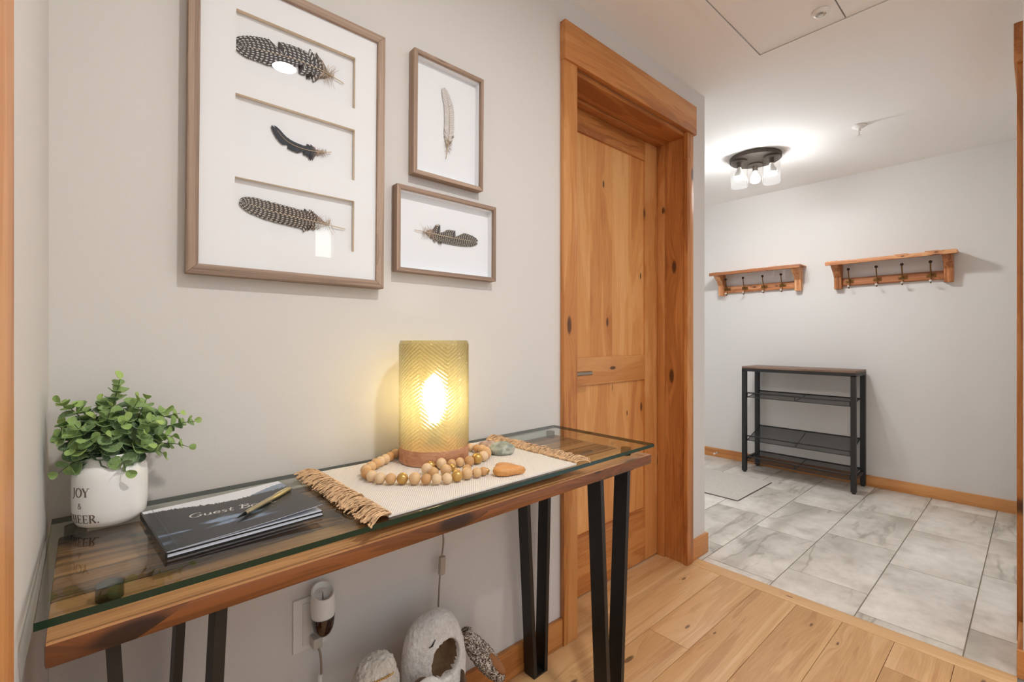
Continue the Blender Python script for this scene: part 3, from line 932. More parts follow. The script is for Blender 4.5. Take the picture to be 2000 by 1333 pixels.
def strokes_letter(ch):
    """serif capitals from strokes (x0,y0,x1,y1,width) in a 1-high cell, plus advance"""
    T, t = 0.17, 0.07
    def serif(x, y):
        return (x - 0.14, y, x + 0.14, y, 0.05)
    if ch == 'J':
        return [(0.30, 1, 0.30, 0.0, T), serif(0.30, 0.98), (0.30, 0.0, 0.14, -0.17, t * 1.3), (0.14, -0.17, 0.03, -0.15, 0.1)], 0.58
    if ch == 'Y':
        return [(0.06, 1, 0.36, 0.45, T), (0.66, 1, 0.36, 0.45, t), (0.36, 0.47, 0.36, 0, T), serif(0.36, 0.02), serif(0.08, 0.98), serif(0.64, 0.98)], 0.8
    if ch == 'H':
        return [(0.14, 0, 0.14, 1, T), (0.60, 0, 0.60, 1, T), (0.14, 0.5, 0.60, 0.5, t), serif(0.14, 0.02), serif(0.14, 0.98), serif(0.60, 0.02), serif(0.60, 0.98)], 0.86
    if ch == 'E':
        return [(0.14, 0, 0.14, 1, T), (0.06, 0.97, 0.56, 0.97, t), (0.14, 0.5, 0.46, 0.5, t), (0.06, 0.03, 0.58, 0.03, t), (0.56, 0.97, 0.56, 0.8, t), (0.58, 0.03, 0.58, 0.2, t), (0.46, 0.6, 0.46, 0.4, t)], 0.72
    if ch == 'R':
        s = [(0.14, 0, 0.14, 1, T), (0.14, 0.97, 0.40, 0.97, t), (0.40, 0.97, 0.54, 0.85, T * 0.8), (0.54, 0.85, 0.54, 0.65, T), (0.54, 0.65, 0.40, 0.52, T * 0.8), (0.14, 0.5, 0.42, 0.5, t), (0.34, 0.5, 0.66, 0.02, T), serif(0.14, 0.02), serif(0.10, 0.98), (0.6, 0.02, 0.76, 0.02, 0.05)]
        return s, 0.82
    if ch == '.':
        return [(0.06, 0.07, 0.2, 0.07, 0.14)], 0.3
    arcs = {'O': (0, 360, 0.40, 0.5, 0.36), 'C': (50, 310, 0.42, 0.5, 0.36)}
    if ch in arcs:
        a0, a1, cx, cy, rx = arcs[ch]
        s = []
        n = 18
        pts = [(cx + rx * math.cos(math.radians(a0 + (a1 - a0) * i / n)), cy + 0.5 * math.sin(math.radians(a0 + (a1 - a0) * i / n)), a0 + (a1 - a0) * i / n) for i in range(n + 1)]
        for p, q in zip(pts[:-1], pts[1:]):
            th = t + (T - t) * abs(math.cos(math.radians((p[2] + q[2]) / 2)))
            s.append((p[0], p[1], q[0], q[1], th))
        if ch == 'C':
            s.append((pts[0][0], 0.98, pts[0][0], 0.68, t))
        return s, 0.86
    if ch == '&':
        pts = [(0.75, 0.0), (0.2, 0.72), (0.22, 0.92), (0.36, 1.0), (0.48, 0.9), (0.45, 0.72), (0.14, 0.42), (0.08, 0.22), (0.2, 0.03), (0.42, 0.02), (0.62, 0.24), (0.72, 0.5)]
        return [(a[0], a[1], b_[0], b_[1], 0.1) for a, b_ in zip(pts[:-1], pts[1:])], 0.85
    return [], 0.5


def jar_text(word, zc, h, centre_ang):
    adv = sum(strokes_letter(ch)[1] for ch in word)
    mb = MB()
    x = -adv / 2
    for ch in word:
        st, ad = strokes_letter(ch)
        for x0_, y0_, x1_, y1_, wd in st:
            n = 4
            d = Vector((x1_ - x0_, y1_ - y0_))
            if d.length < 1e-6:
                continue
            d.normalize()
            nv = Vector((-d.y, d.x)) * wd / 2
            vv = []
            for i in range(n + 1):
                f = i / n
                for s_ in (-1, 1):
                    px = (x + x0_ + (x1_ - x0_) * f + nv.x * s_) * h
                    pz = zc + (y0_ + (y1_ - y0_) * f + nv.y * s_ - 0.5) * h
                    r = jar_r(pz) + 0.0004
                    a = centre_ang + px / 0.0508
                    vv.append((r * math.cos(a), r * math.sin(a), pz))
            mb.add(vv, [(2 * i, 2 * i + 2, 2 * i + 3, 2 * i + 1) for i in range(n)])
        x += ad
    return mb


ca = math.radians(-90 - 50)
lt = MB()
for wd_, zc, h in (('JOY', 0.0620, 0.0145), ('&', 0.0400, 0.0090), ('CHEER.', 0.0185, 0.0140)):
    q = jar_text(wd_, zc, h, ca)
    lt.add(q.v, q.f)
obj('lettering', lt.mesh('lettering', M_INK, fix=False), jar)

# foliage
M_LEAF, nt, b, o_ = new_mat('eucalyptus_leaf')
tc = N(nt, 'ShaderNodeTexCoord'); oi = N(nt, 'ShaderNodeObjectInfo')
nz = N(nt, 'ShaderNodeTexNoise', i_Scale=9.0, i_Detail=5.0, i_Roughness=0.75)
nt.links.new(tc.outputs['Object'], nz.inputs['Vector'])
sc_ = N(nt, 'ShaderNodeSeparateColor'); nt.links.new(oi.outputs['Color'], sc_.inputs[0])   # young leaves at the stem tips are brighter
base = ramp(nt, math_n(nt, 'ADD', math_n(nt, 'MULTIPLY', oi.outputs['Random'], 0.4), math_n(nt, 'MULTIPLY', sc_.outputs[0], 0.6)), [(0.0, (82, 108, 78)), (0.3, (120, 150, 102)), (0.65, (160, 194, 102)), (1.0, (192, 222, 118))])
frost = N_smooth(nt, nz.outputs[0], 0.50, 0.64)
cc = mix(nt, math_n(nt, 'MULTIPLY', frost, 0.6), base, lin((206, 216, 196)))
nt.links.new(cc, b.inputs['Base Color'])
b.inputs['Roughness'].default_value = 0.45
bp = N(nt, 'ShaderNodeBump', i_Strength=0.5, i_Distance=0.02)
nt.links.new(nz.outputs[0], bp.inputs['Height'])
nt.links.new(bp.outputs[0], b.inputs['Normal'])
b.inputs['Subsurface Weight'].default_value = 0.0
M_STEM = plain('stem', (74, 88, 50), 0.6)


def leaf_mesh(k):
    mb = MB()
    n = 14
    v = [(0.5, 0, 0.0)]
    for i in range(n):
        a = 2 * PI * i / n
        x = 0.5 + 0.5 * math.cos(a)
        y = (0.45 if k == 0 else 0.52) * math.sin(a) * (1 + 0.12 * math.cos(a))
        z = 0.16 * (abs(y) / 0.42) ** 1.5 - 0.12 * (x - 0.5) ** 2 * (1 if k else -0.6) + 0.05
        v.append((x, y, z))
    f = [(0, 1 + i, 1 + (i + 1) % n) for i in range(n)]
    # underside gives it a little thickness
    vb = [(p[0], p[1], p[2] - 0.035) for p in v]
    mb.add(v, f)
    mb.add(vb, [tuple(reversed(q)) for q in f])
    o = n + 1
    mb.f += [(1 + i, 1 + o + i, 1 + o + (i + 1) % n, 1 + (i + 1) % n) for i in range(n)]
    mb.m += [0] * n
    return mb.mesh('leaf', M_LEAF, smooth=60)


LM = [leaf_mesh(0), leaf_mesh(1)]
rl = random.Random(21)
# stem tips relative to the pot base (x, y, z): chosen after the silhouette of the plant
tips = [(0.012, -0.01, 0.242), (0.035, -0.03, 0.205), (-0.015, 0.01, 0.205), (-0.040, -0.005, 0.198), (-0.064, 0.0, 0.208),
        (-0.066, -0.02, 0.155), (-0.068, -0.03, 0.150), (-0.064, -0.03, 0.098), (-0.058, 0.02, 0.17), (0.048, -0.01, 0.205),
        (0.075, -0.005, 0.178), (0.120, -0.01, 0.156), (0.100, 0.02, 0.170), (0.085, -0.02, 0.135), (0.110, -0.01, 0.110),
        (0.070, -0.03, 0.108), (0.018, -0.062, 0.092), (0.0, -0.05, 0.150), (0.020, -0.05, 0.175), (-0.03, -0.05, 0.150),
        (-0.045, -0.045, 0.135), (0.045, -0.05, 0.150), (-0.02, -0.03, 0.18), (0.03, 0.03, 0.19), (-0.03, 0.04, 0.17),
        (0.06, 0.04, 0.16), (-0.045, -0.04, 0.175), (0.06, -0.045, 0.17), (0.0, -0.04, 0.20), (0.05, -0.045, 0.130)]
nleaf = 0
for ti, tp in enumerate(tips):
    b0 = Vector((rl.uniform(-0.02, 0.02), rl.uniform(-0.02, 0.02), 0.097))
    tv = Vector(tp)
    droop = 0.035 if abs(tp[0]) > 0.05 or tp[2] < 0.13 else 0.012
    mid = (b0 + tv) / 2 + Vector((0, 0, droop))
    pts = [((1 - t) ** 2) * b0 + 2 * t * (1 - t) * mid + t * t * tv for t in [i / 10 for i in range(11)]]
    obj('stem', MB().tube(pts, [0.0013 - 0.00008 * i for i in range(11)], 5).mesh('stem', M_STEM, smooth=60), pot)
    Ltot = (tv - b0).length
    nn = max(4, int(Ltot / 0.017))
    for i in range(nn + 1):
        t = 0.22 + 0.78 * i / nn
        p = ((1 - t) ** 2) * b0 + 2 * t * (1 - t) * mid + t * t * tv
        d = ((2 * (1 - t)) * (mid - b0) + 2 * t * (tv - mid)).normalized()
        size = (0.0300 - 0.0150 * t ** 2) * rl.uniform(0.85, 1.15)
        if abs(tp[0]) > 0.095:
            size *= 0.78
        ang0 = rl.uniform(0, PI)
        for s_ in ((0, PI) if i < nn else (0,)):
            side = d.cross(Vector((0, 0, 1)))
            if side.length < 0.1:
                side = Vector((1, 0, 0))
            side.normalize()
            up = side.cross(d).normalized()
            a = ang0 + s_ + i * 0.9
            outd = side * math.cos(a) + up * math.sin(a)
            ldir = (outd + d * (0.40 if i < nn else 1.2)).normalized()
            if ldir.z < -0.55:
                ldir.z *= 0.3
                ldir.normalize()
            # keep clear of both walls
            e = p + ldir * size
            if e.x + PX < XC + 0.006:
                ldir.x = abs(ldir.x) * 0.2
                ldir.normalize()
            if e.y + PY > -0.008:
                ldir.y = -abs(ldir.y) * 0.3
                ldir.normalize()
            nrm = (d * 1.3 + up * 0.25 + Vector((0.1 + rl.uniform(-0.5, 0.5), -0.6, 0.45 + rl.uniform(-0.4, 0.4))) * 0.8)
            nrm = (nrm - ldir * nrm.dot(ldir)).normalized()
            yv = nrm.cross(ldir)
            R = Matrix((ldir, yv, nrm)).transposed().to_4x4()
            lo = bpy.data.objects.new('leaf', LM[nleaf % 2])
            COL.objects.link(lo)
            lo.parent = pot
            lo.color = (t * t, 0, 0, 1)
            lo.matrix_local = Matrix.Translation(p) @ R @ Matrix.Diagonal((size, size, size, 1))
            nleaf += 1

# ---- guest book
BA = math.radians(4.6)
BKW, BKH, BKT = 0.226, 0.216, 0.0125
bk = thing('guest_book', 'soft-cover guest book with a dark lake photograph, lying on the glass', 'book', (0.0690, -0.3400, TZ), BA)
M_CLIP = plain('book_black', (20, 20, 22), 0.35)
M_PAGE = plain('book_pages', (206, 210, 220), 0.7)
M_COV, nt, b, o_ = new_mat('book_cover_print')
uv = N(nt, 'ShaderNodeUVMap'); sp_ = N(nt, 'ShaderNodeSeparateXYZ'); nt.links.new(uv.outputs[0], sp_.inputs[0])
U, V = sp_.outputs[0], sp_.outputs[1]
# ridge of firs: height of the tree line over u
nzr = N(nt, 'ShaderNodeTexNoise', noise_dimensions='1D', i_Scale=38.0, i_Detail=6.0, i_Roughness=0.85)
nt.links.new(U, nzr.inputs['W'])
ridge = math_n(nt, 'ADD', 0.925, math_n(nt, 'MULTIPLY', math_n(nt, 'SUBTRACT', nzr.outputs[0], 0.5), 0.16))
ridge = math_n(nt, 'SUBTRACT', ridge, math_n(nt, 'MULTIPLY', N_smooth(nt, U, 0.05, 0.62), 0.17))
# far hills rise again on the right
hill = math_n(nt, 'ADD', math_n(nt, 'ADD', 0.66, math_n(nt, 'MULTIPLY', N_smooth(nt, U, 0.45, 1.0), 0.24)), math_n(nt, 'MULTIPLY', math_n(nt, 'SUBTRACT', nzr.outputs[0], 0.5), 0.05))
cov = ramp(nt, V, [(0.0, (40, 42, 47)), (0.2, (36, 38, 42)), (0.6, (38, 39, 42)), (1.0, (44, 45, 48))])
# water glints
wv = N(nt, 'ShaderNodeTexNoise', i_Scale=1.0, i_Detail=3.0, i_Distortion=0.5)
wc = N(nt, 'ShaderNodeCombineXYZ')
nt.links.new(math_n(nt, 'MULTIPLY', U, 3.4), wc.inputs[0]); nt.links.new(math_n(nt, 'MULTIPLY', V, 9.0), wc.inputs[1])
nt.links.new(wc.outputs[0], wv.inputs['Vector'])
lake = math_n(nt, 'MULTIPLY', N_smooth(nt, wv.outputs[0], 0.50, 0.62), math_n(nt, 'MULTIPLY', N_smooth(nt, V, 0.10, 0.20), math_n(nt, 'SUBTRACT', 1.0, N_smooth(nt, V, 0.36, 0.46))))
lake = math_n(nt, 'MULTIPLY', lake, math_n(nt, 'SUBTRACT', 1.0, N_smooth(nt, U, 0.55, 0.8)))
cov = mix(nt, math_n(nt, 'MULTIPLY', lake, 0.8), cov, lin((136, 158, 186)))
hz = math_n(nt, 'GREATER_THAN', V, ridge)
hz2 = math_n(nt, 'GREATER_THAN', V, hill)
sky = mix(nt, hz2, lin((126, 142, 160)), lin((228, 229, 234)))
band = math_n(nt, 'MULTIPLY', math_n(nt, 'GREATER_THAN', U, 0.62), math_n(nt, 'GREATER_THAN', V, math_n(nt, 'SUBTRACT', hill, 0.10)))
cov = mix(nt, hz, cov, sky)
nt.links.new(cov, b.inputs['Base Color'])
b.inputs['Roughness'].default_value = 0.28

boxobj('back_cover', M_CLIP, bk, 0, BKW, 0, BKH, 0, 0.0016)
for i in range(4):
    z0_ = 0.0018 + i * 0.0021
    e = 0.001 + (0.0012 if i % 2 else 0)
    boxobj('pages', M_PAGE if i != 2 else M_CLIP, bk, 0.002, BKW - e, e * 0.8, BKH - 0.001, z0_, z0_ + 0.0018)
boxobj('spine', M_CLIP, bk, -0.0008, 0.0018, 0, BKH, 0, BKT - 0.002)
# curling front cover
nu, nv_ = 36, 20
zc_ = lambda u, v: BKT - 0.0022 + 0.0105 * (max(0, u - 0.18) / 0.82) ** 2.0 * (1 - 0.55 * v) + 0.002 * math.sin(PI * u) * (1 - v)
mb = MB()
uvs = []
for j in range(nv_ + 1):
    for i in range(nu + 1):
        u, v = i / nu, j / nv_
        mb.v.append((u * BKW - 0.0006 * u, v * BKH, zc_(u, v)))
        uvs.append((u, v))
for j in range(nv_):
    for i in range(nu):
        a = j * (nu + 1) + i
        mb.f.append((a, a + 1, a + nu + 2, a + nu + 1)); mb.m.append(0)
o2 = len(mb.v)
mb.v += [(p[0], p[1], p[2] - 0.0007) for p in mb.v[:o2]]
uvs += uvs[:o2]
mb.f += [tuple(reversed([i + o2 for i in f])) for f in list(mb.f)]
mb.m += [1] * (nu * nv_)
for i in range(nu):
    mb.f.append((i + 1, i, i + o2, i + 1 + o2)); mb.m.append(1)
    a = nv_ * (nu + 1) + i
    mb.f.append((a, a + 1, a + 1 + o2, a + o2)); mb.m.append(1)
for j in range(nv_):
    a = j * (nu + 1) + nu
    mb.f.append((a, a + o2, a + nu + 1 + o2, a + nu + 1)); mb.m.append(1)
me = mb.mesh('front_cover', [M_COV, M_PAGE], smooth=40, fix=False)
ul = me.uv_layers.new(name='UVMap')
for lp in me.loops:
    ul.data[lp.index].uv = uvs[lp.vertex_index]
fcov = obj('front_cover', me, bk)
# crease line near the binding
boxobj('crease', plain('crease', (92, 94, 100), 0.4), fcov, 0.0155, 0.0161, 0.001, BKH - 0.002, BKT - 0.0021, BKT - 0.0018)
# hand-lettered title
GL = {
    'G': ([[(0.78, 0.80), (0.62, 0.98), (0.36, 0.98), (0.10, 0.72), (0.04, 0.40), (0.20, 0.08), (0.48, 0.0), (0.78, 0.12), (0.80, 0.40)], [(0.56, 0.42), (0.98, 0.42)]], 1.05),
    'u': ([[(0.05, 0.52), (0.08, 0.12), (0.24, 0.0), (0.42, 0.12), (0.47, 0.52)], [(0.47, 0.52), (0.50, 0.06), (0.60, 0.0)]], 0.66),
    'e': ([[(0.06, 0.28), (0.48, 0.34), (0.40, 0.52), (0.20, 0.54), (0.06, 0.30), (0.16, 0.04), (0.36, 0.0), (0.52, 0.10)]], 0.60),
    's': ([[(0.42, 0.46), (0.26, 0.55), (0.10, 0.44), (0.22, 0.30), (0.40, 0.18), (0.28, 0.0), (0.06, 0.06)]], 0.52),
    't': ([[(0.22, 0.86), (0.18, 0.16), (0.28, 0.0), (0.44, 0.08)], [(0.02, 0.56), (0.44, 0.60)]], 0.52),
    'B': ([[(0.20, 1.0), (0.16, 0.0)], [(-0.06, 0.90), (0.24, 1.02), (0.56, 0.96), (0.62, 0.74), (0.20, 0.54), (0.64, 0.46), (0.72, 0.18), (0.44, -0.02), (-0.04, 0.04)]], 0.86),
    'o': ([[(0.28, 0.54), (0.08, 0.40), (0.08, 0.12), (0.28, 0.0), (0.48, 0.14), (0.48, 0.40), (0.28, 0.54)]], 0.60),
    'k': ([[(0.12, 1.0), (0.10, 0.0)], [(0.48, 0.56), (0.12, 0.26), (0.36, 0.14), (0.60, -0.10), (0.80, -0.04)]], 0.7),
    ' ': ([], 0.40)}


def cover_text(word, u0, v0, u1, v1, h):
    adv = sum(GL[ch][1] for ch in word)
    mb = MB()
    org = Vector((u0, v0)); ex = (Vector((u1, v1)) - org); sc_ = ex.length / adv
    ex = ex.normalized(); ey = Vector((-ex.y, ex.x))
    x = 0
    for ch in word:
        for pl in GL[ch][0]:
            P = [Vector(p) for p in pl]
            Q = []
            for i in range(len(P) - 1):
                p0 = P[max(i - 1, 0)]; p1 = P[i]; p2 = P[i + 1]; p3 = P[min(i + 2, len(P) - 1)]
                for k in range(5):
                    f = k / 5
                    Q.append(0.5 * ((2 * p1) + (p2 - p0) * f + (2 * p0 - 5 * p1 + 4 * p2 - p3) * f * f + (3 * p1 - p0 - 3 * p2 + p3) * f ** 3))
            Q.append(P[-1])
            vv = []
            for i, q in enumerate(Q):
                d = Q[min(i + 1, len(Q) - 1)] - Q[max(i - 1, 0)]
                d = d.normalized() if d.length > 1e-6 else Vector((1, 0))
                nv2 = Vector((-d.y, d.x))
                th = 0.020 + 0.045 * abs(d.x * 0.35 + d.y * 0.94)      # broad-nib contrast
                for s_ in (-1, 1):
                    w_ = q + nv2 * th * s_
                    pt = org + ex * ((x + w_.x) * sc_) + ey * (w_.y * h)
                    u, v = pt.x / BKW, pt.y / BKH
                    vv.append((pt.x, pt.y, zc_(u, v) + 0.00025))
            mb.add(vv, [(2 * i, 2 * i + 2, 2 * i + 3, 2 * i + 1) for i in range(len(Q) - 1)])
        x += GL[ch][1]
    return mb


obj('title_lettering', cover_text('Guest Book', 0.052, 0.122, 0.176, 0.090, 0.021).mesh('title', plain('title_ink', (214, 212, 208), 0.5), fix=False), fcov)

# ---- pen on the book
pa, pb = Vector((0.1690, -0.2830, TZ + 0.0175)), Vector((0.2760, -0.1930, TZ + 0.0205))
pn = thing('ballpoint_pen', 'slim gold ballpoint pen lying across the guest book', 'pen', tuple(pa), math.atan2(pb.y - pa.y, pb.x - pa.x))
M_GOLD = plain('pen_gold', (190, 180, 150), 0.32, metal=0.85)
Lp = (pb - pa).length
sl = (pb.z - pa.z) / Lp
tl = lambda a, r, n=14: [(x, 0, x * sl) for x in a]
obj('barrel', MB().tube(tl((0.018, 0.03, 0.07, 0.072, 0.136, 0.139), 0), [0.0034, 0.0043, 0.0046, 0.0048, 0.0046, 0.003], 14).mesh('barrel', M_GOLD, smooth=40), pn)
obj('tip', MB().tube(tl((0.0, 0.004, 0.018), 0), [0.0007, 0.0012, 0.0033], 12).mesh('tip', plain('pen_dark', (30, 30, 32), 0.3, metal=0.6), smooth=40), pn)
obj('clip', MB().tube([(0.095, 0.003, 0.0055), (0.11, 0.003, 0.0062), (0.136, 0.003, 0.0062)], 0.0010, 6).mesh('clip', M_GOLD, smooth=40), pn)

# ---- table runner with fringe
M_CLOTH, nt, b, o_ = new_mat('woven_cotton')
tc = N(nt, 'ShaderNodeTexCoord'); sp_ = N(nt, 'ShaderNodeSeparateXYZ'); nt.links.new(tc.outputs['Object'], sp_.inputs[0])
wx = math_n(nt, 'SINE', math_n(nt, 'MULTIPLY', sp_.outputs[0], 1250.0))
wy = math_n(nt, 'SINE', math_n(nt, 'MULTIPLY', sp_.outputs[1], 950.0))
wv_ = math_n(nt, 'MULTIPLY', wx, wy)
nz = N(nt, 'ShaderNodeTexNoise', i_Scale=500.0, i_Detail=2.0); nt.links.new(tc.outputs['Object'], nz.inputs['Vector'])
hh = math_n(nt, 'ADD', wv_, math_n(nt, 'MULTIPLY', nz.outputs[0], 1.2))
cl = ramp(nt, math_n(nt, 'MULTIPLY', math_n(nt, 'ADD', hh, 1.0), 0.4), [(0.0, (186, 172, 156)), (0.32, (224, 214, 202)), (1.0, (238, 230, 220))])
nt.links.new(cl, b.inputs['Base Color'])
b.inputs['Roughness'].default_value = 0.95
bp = N(nt, 'ShaderNodeBump', i_Strength=0.6, i_Distance=0.0012); nt.links.new(hh, bp.inputs['Height']); nt.links.new(bp.outputs[0], b.inputs['Normal'])
M_JUTE = plain('jute', (206, 170, 130), 0.95, var=0.3, bscale=90)
rn = thing('table_runner', 'cream woven runner with tan jute fringe under the lamp', 'table runner', (0.3775, -0.4075, TZ), TA * 0.6)
RW, RH = 0.505, 0.352
mb = MB()
nx, ny = 60, 44
mnz = lambda x, y, s: mnoise.noise(Vector((x * s, y * s, 0.3)))
for j in range(ny + 1):
    for i in range(nx + 1):
        x, y = RW * i / nx, RH * j / ny
        mb.v.append((x + 0.003 * mnz(1, y, 14), y + 0.0015 * mnz(x, 2, 10), 0.0036 + 0.0009 * mnz(x, y, 22)))
for j in range(ny):
    for i in range(nx):
        a = j * (nx + 1) + i
        mb.f.append((a, a + 1, a + nx + 2, a + nx + 1)); mb.m.append(0)
o2 = len(mb.v)
mb.v += [(p[0], p[1], 0.0003) for p in mb.v[:o2]]
bd = [i for i in range(nx + 1)] + [j * (nx + 1) + nx for j in range(1, ny + 1)] + [ny * (nx + 1) + i for i in range(nx - 1, -1, -1)] + [j * (nx + 1) for j in range(ny - 1, 0, -1)]
for a, c_ in zip(bd, bd[1:] + bd[:1]):
    mb.f.append((a, a + o2, c_ + o2, c_)); mb.m.append(0)
obj('cloth', mb.mesh('cloth', M_CLOTH, smooth=60), rn)


def fringe(sgn, x_at, length, seed):
    rr_ = random.Random(seed)
    mb = MB()
    ntas = 13
    for k in range(ntas):
        yc = RH * (k + 0.5) / ntas
        lean = rr_.uniform(-0.35, 0.25)
        for s_ in range(26):
            y0_ = yc + rr_.uniform(-0.5, 0.5) * RH / ntas
            Ls = length * rr_.uniform(0.72, 1.12)
            y1_ = yc + (y0_ - yc) * rr_.uniform(0.7, 1.7) + lean * Ls + rr_.uniform(-0.006, 0.006)
            h0 = 0.0035 + rr_.uniform(0, 0.004)
            hm = rr_.uniform(0.004, 0.020)
            h1 = rr_.uniform(0.001, 0.009)
            pts = []
            for i in range(7):
                t = i / 6
                x = x_at + sgn * (-0.004 + Ls * t)
                y = y0_ + (y1_ - y0_) * t + 0.0045 * t * math.sin(t * 6 + s_ * 2.1)
                z = h0 * (1 - t) + hm * 4 * t * (1 - t) * 0.6 + h1 * t + 0.001 * math.sin(t * 9 + s_ * 1.3)
                if y < -0.018:
                    z -= min(0.03, (-0.018 - y) * 1.3)
                pts.append((x, y, max(z, 0.0008) if y >= -0.018 else z))
            mb.tube(pts, [0.0010, 0.0012, 0.0012, 0.0012, 0.0012, 0.0013, 0.0016], 4)
        # wrapped knot where the tassel leaves the cloth
        mb.sphere((x_at + sgn * 0.003, yc, 0.0058), (0.006, RH / ntas * 0.5, 0.0048), 10, 6)
    return mb


tag(obj('fringe', fringe(-1, 0.0, 0.050, 3).mesh('fringe', M_JUTE, smooth=60), rn), kind='stuff')
tag(obj('fringe', fringe(1, RW, 0.046, 4).mesh('fringe', M_JUTE, smooth=60), rn), kind='stuff')

# ---- table lamp
LX, LY, LZ = 0.6393, -0.134, TZ + 0.0045
lp = thing('table_lamp', 'cylindrical amber glass lamp with chevron ribs on a round wooden base', 'lamp', (LX, LY, LZ))
WB = wood('lampbase', 'x', 'z')
obj('base', MB().lathe([(0.001, 0), (0.0855, 0), (0.0875, 0.002), (0.0878, 0.034), (0.0865, 0.0375), (0.001, 0.0375)], 64).mesh('base', WB, smooth=40), lp)
SH0, SH1, SR = 0.034, 0.303, 0.0870
nth, nzz = 216, 200
tri = lambda x: 2 * abs(x - math.floor(x + 0.5))
mb = MB()
thick = []
v0 = math.atan2(-1.158 - LY, -LX)           # towards the viewer, only fixes which rib column faces the room
for j in range(nzz + 1):
    z = SH0 + (SH1 - SH0) * j / nzz
    for k in range(nth):
        a = 2 * PI * k / nth
        ph = (a - v0 + 0.40) / (PI / 2)
        cz = 0.050 * tri(ph)
        fr = ((z + cz) / 0.0093) % 1.0
        ridge = 1 - abs(2 * fr - 1)
        edge = min(1.0, j / 6, (nzz - j) / 8)
        col = min(1.0, abs(((ph * 2) % 1.0) - 0.0) * 20, abs(((ph * 2) % 1.0) - 1.0) * 20)
        r = SR - 0.0020 + 0.0036 * ridge * edge
        mb.v.append((r * math.cos(a), r * math.sin(a), z))
        thick.append(ridge * edge)
for j in range(nzz):
    for k in range(nth):
        a, c_ = j * nth + k, j * nth + (k + 1) % nth
        mb.f.append((a, c_, c_ + nth, a + nth)); mb.m.append(0)
o2 = len(mb.v)
for z in (SH0, SH1):
    for k in range(nth):
        a = 2 * PI * k / nth
        mb.v.append(((SR - 0.0055) * math.cos(a), (SR - 0.0055) * math.sin(a), z))
for k in range(nth):
    c_ = (k + 1) % nth
    mb.f.append((o2 + k, o2 + nth + k, o2 + nth + c_, o2 + c_)); mb.m.append(0)
    mb.f.append((nzz * nth + k, nzz * nth + c_, o2 + nth + c_, o2 + nth + k)); mb.m.append(0)
    mb.f.append((k, o2 + k, o2 + c_, c_)); mb.m.append(0)
M_AMBER, nt, b, o_ = new_mat('amber_ribbed_glass')
tr_ = N(nt, 'ShaderNodeBsdfTransparent'); tr_.inputs[0].default_value = (0.95, 0.89, 0.64, 1)
gl_ = N(nt, 'ShaderNodeBsdfRefraction', i_IOR=1.42, i_Roughness=0.05); gl_.inputs[0].default_value = (0.96, 0.90, 0.66, 1)
tl_ = N(nt, 'ShaderNodeBsdfTranslucent'); tl_.inputs[0].default_value = (0.86, 0.78, 0.46, 1)
df_ = N(nt, 'ShaderNodeBsdfDiffuse'); df_.inputs[0].default_value = (0.52, 0.48, 0.30, 1)
gs_ = N(nt, 'ShaderNodeBsdfGlossy', i_Roughness=0.08)
m1 = N(nt, 'ShaderNodeMixShader', i_0=0.55); nt.links.new(tr_.outputs[0], m1.inputs[1]); nt.links.new(gl_.outputs[0], m1.inputs[2])
m2 = N(nt, 'ShaderNodeMixShader', i_0=0.25); nt.links.new(tl_.outputs[0], m2.inputs[1]); nt.links.new(df_.outputs[0], m2.inputs[2])
m3 = N(nt, 'ShaderNodeMixShader', i_0=0.30); nt.links.new(m1.outputs[0], m3.inputs[1]); nt.links.new(m2.outputs[0], m3.inputs[2])
fr_ = N(nt, 'ShaderNodeFresnel', i_IOR=1.5)
m4 = N(nt, 'ShaderNodeMixShader'); ge_ = N(nt, 'ShaderNodeNewGeometry'); nt.links.new(math_n(nt, 'MULTIPLY', fr_.outputs[0], math_n(nt, 'SUBTRACT', 1.0, ge_.outputs['Backfacing'])), m4.inputs[0]); nt.links.new(m3.outputs[0], m4.inputs[1]); nt.links.new(gs_.outputs[0], m4.inputs[2])
nt.links.new(m4.outputs[0], o_.inputs[0])
at_ = N(nt, 'ShaderNodeAttribute', attribute_name='rib')
for sock, thin_, thk in ((tr_.inputs[0], (0.99, 0.96, 0.84, 1), (0.80, 0.70, 0.40, 1)), (gl_.inputs[0], (0.99, 0.96, 0.84, 1), (0.78, 0.68, 0.38, 1)), (tl_.inputs[0], (0.95, 0.90, 0.66, 1), (0.60, 0.50, 0.24, 1))):
    nt.links.new(mix(nt, at_.outputs['Fac'], thin_, thk), sock)
me = mb.mesh('shade', M_AMBER, smooth=50)
ra = me.attributes.new('rib', 'FLOAT', 'POINT')
ra.data.foreach_set('value', thick + [0.4] * (len(me.vertices) - len(thick)))
obj('shade', me, lp)
obj('socket', MB().lathe([(0.001, 0.036), (0.02, 0.036), (0.02, 0.09), (0.016, 0.094), (0.001, 0.094)], 20).mesh('socket', plain('socket_grey', (150, 146, 138), 0.5), smooth=40), lp)
obj('bulb', MB().lathe([(0.001, 0.093), (0.013, 0.095), (0.014, 0.108), (0.022, 0.128), (0.0265, 0.15), (0.026, 0.175), (0.020, 0.198), (0.010, 0.212), (0.001, 0.216)], 24).mesh('bulb', emis('lamp_bulb', (1.0, 0.90, 0.70, 1), LAMP_BULB), smooth=60), lp)
# cord leaves behind the base, drops behind the table and carries an inline switch
M_CORD = plain('clear_cord', (150, 134, 118), 0.35)
cp = [(0, 0.0855, 0.012), (0, 0.098, 0.008), (0.01, 0.1085, 0.004), (0.03, 0.1135, -0.06), (0.085, 0.112, -0.20), (0.098, 0.108, -0.27), (0.088, 0.106, -0.335), (0.082, 0.105, -0.40), (0.075, 0.102, -0.48), (0.060, 0.100, -0.56), (0.02, 0.098, -0.66)]


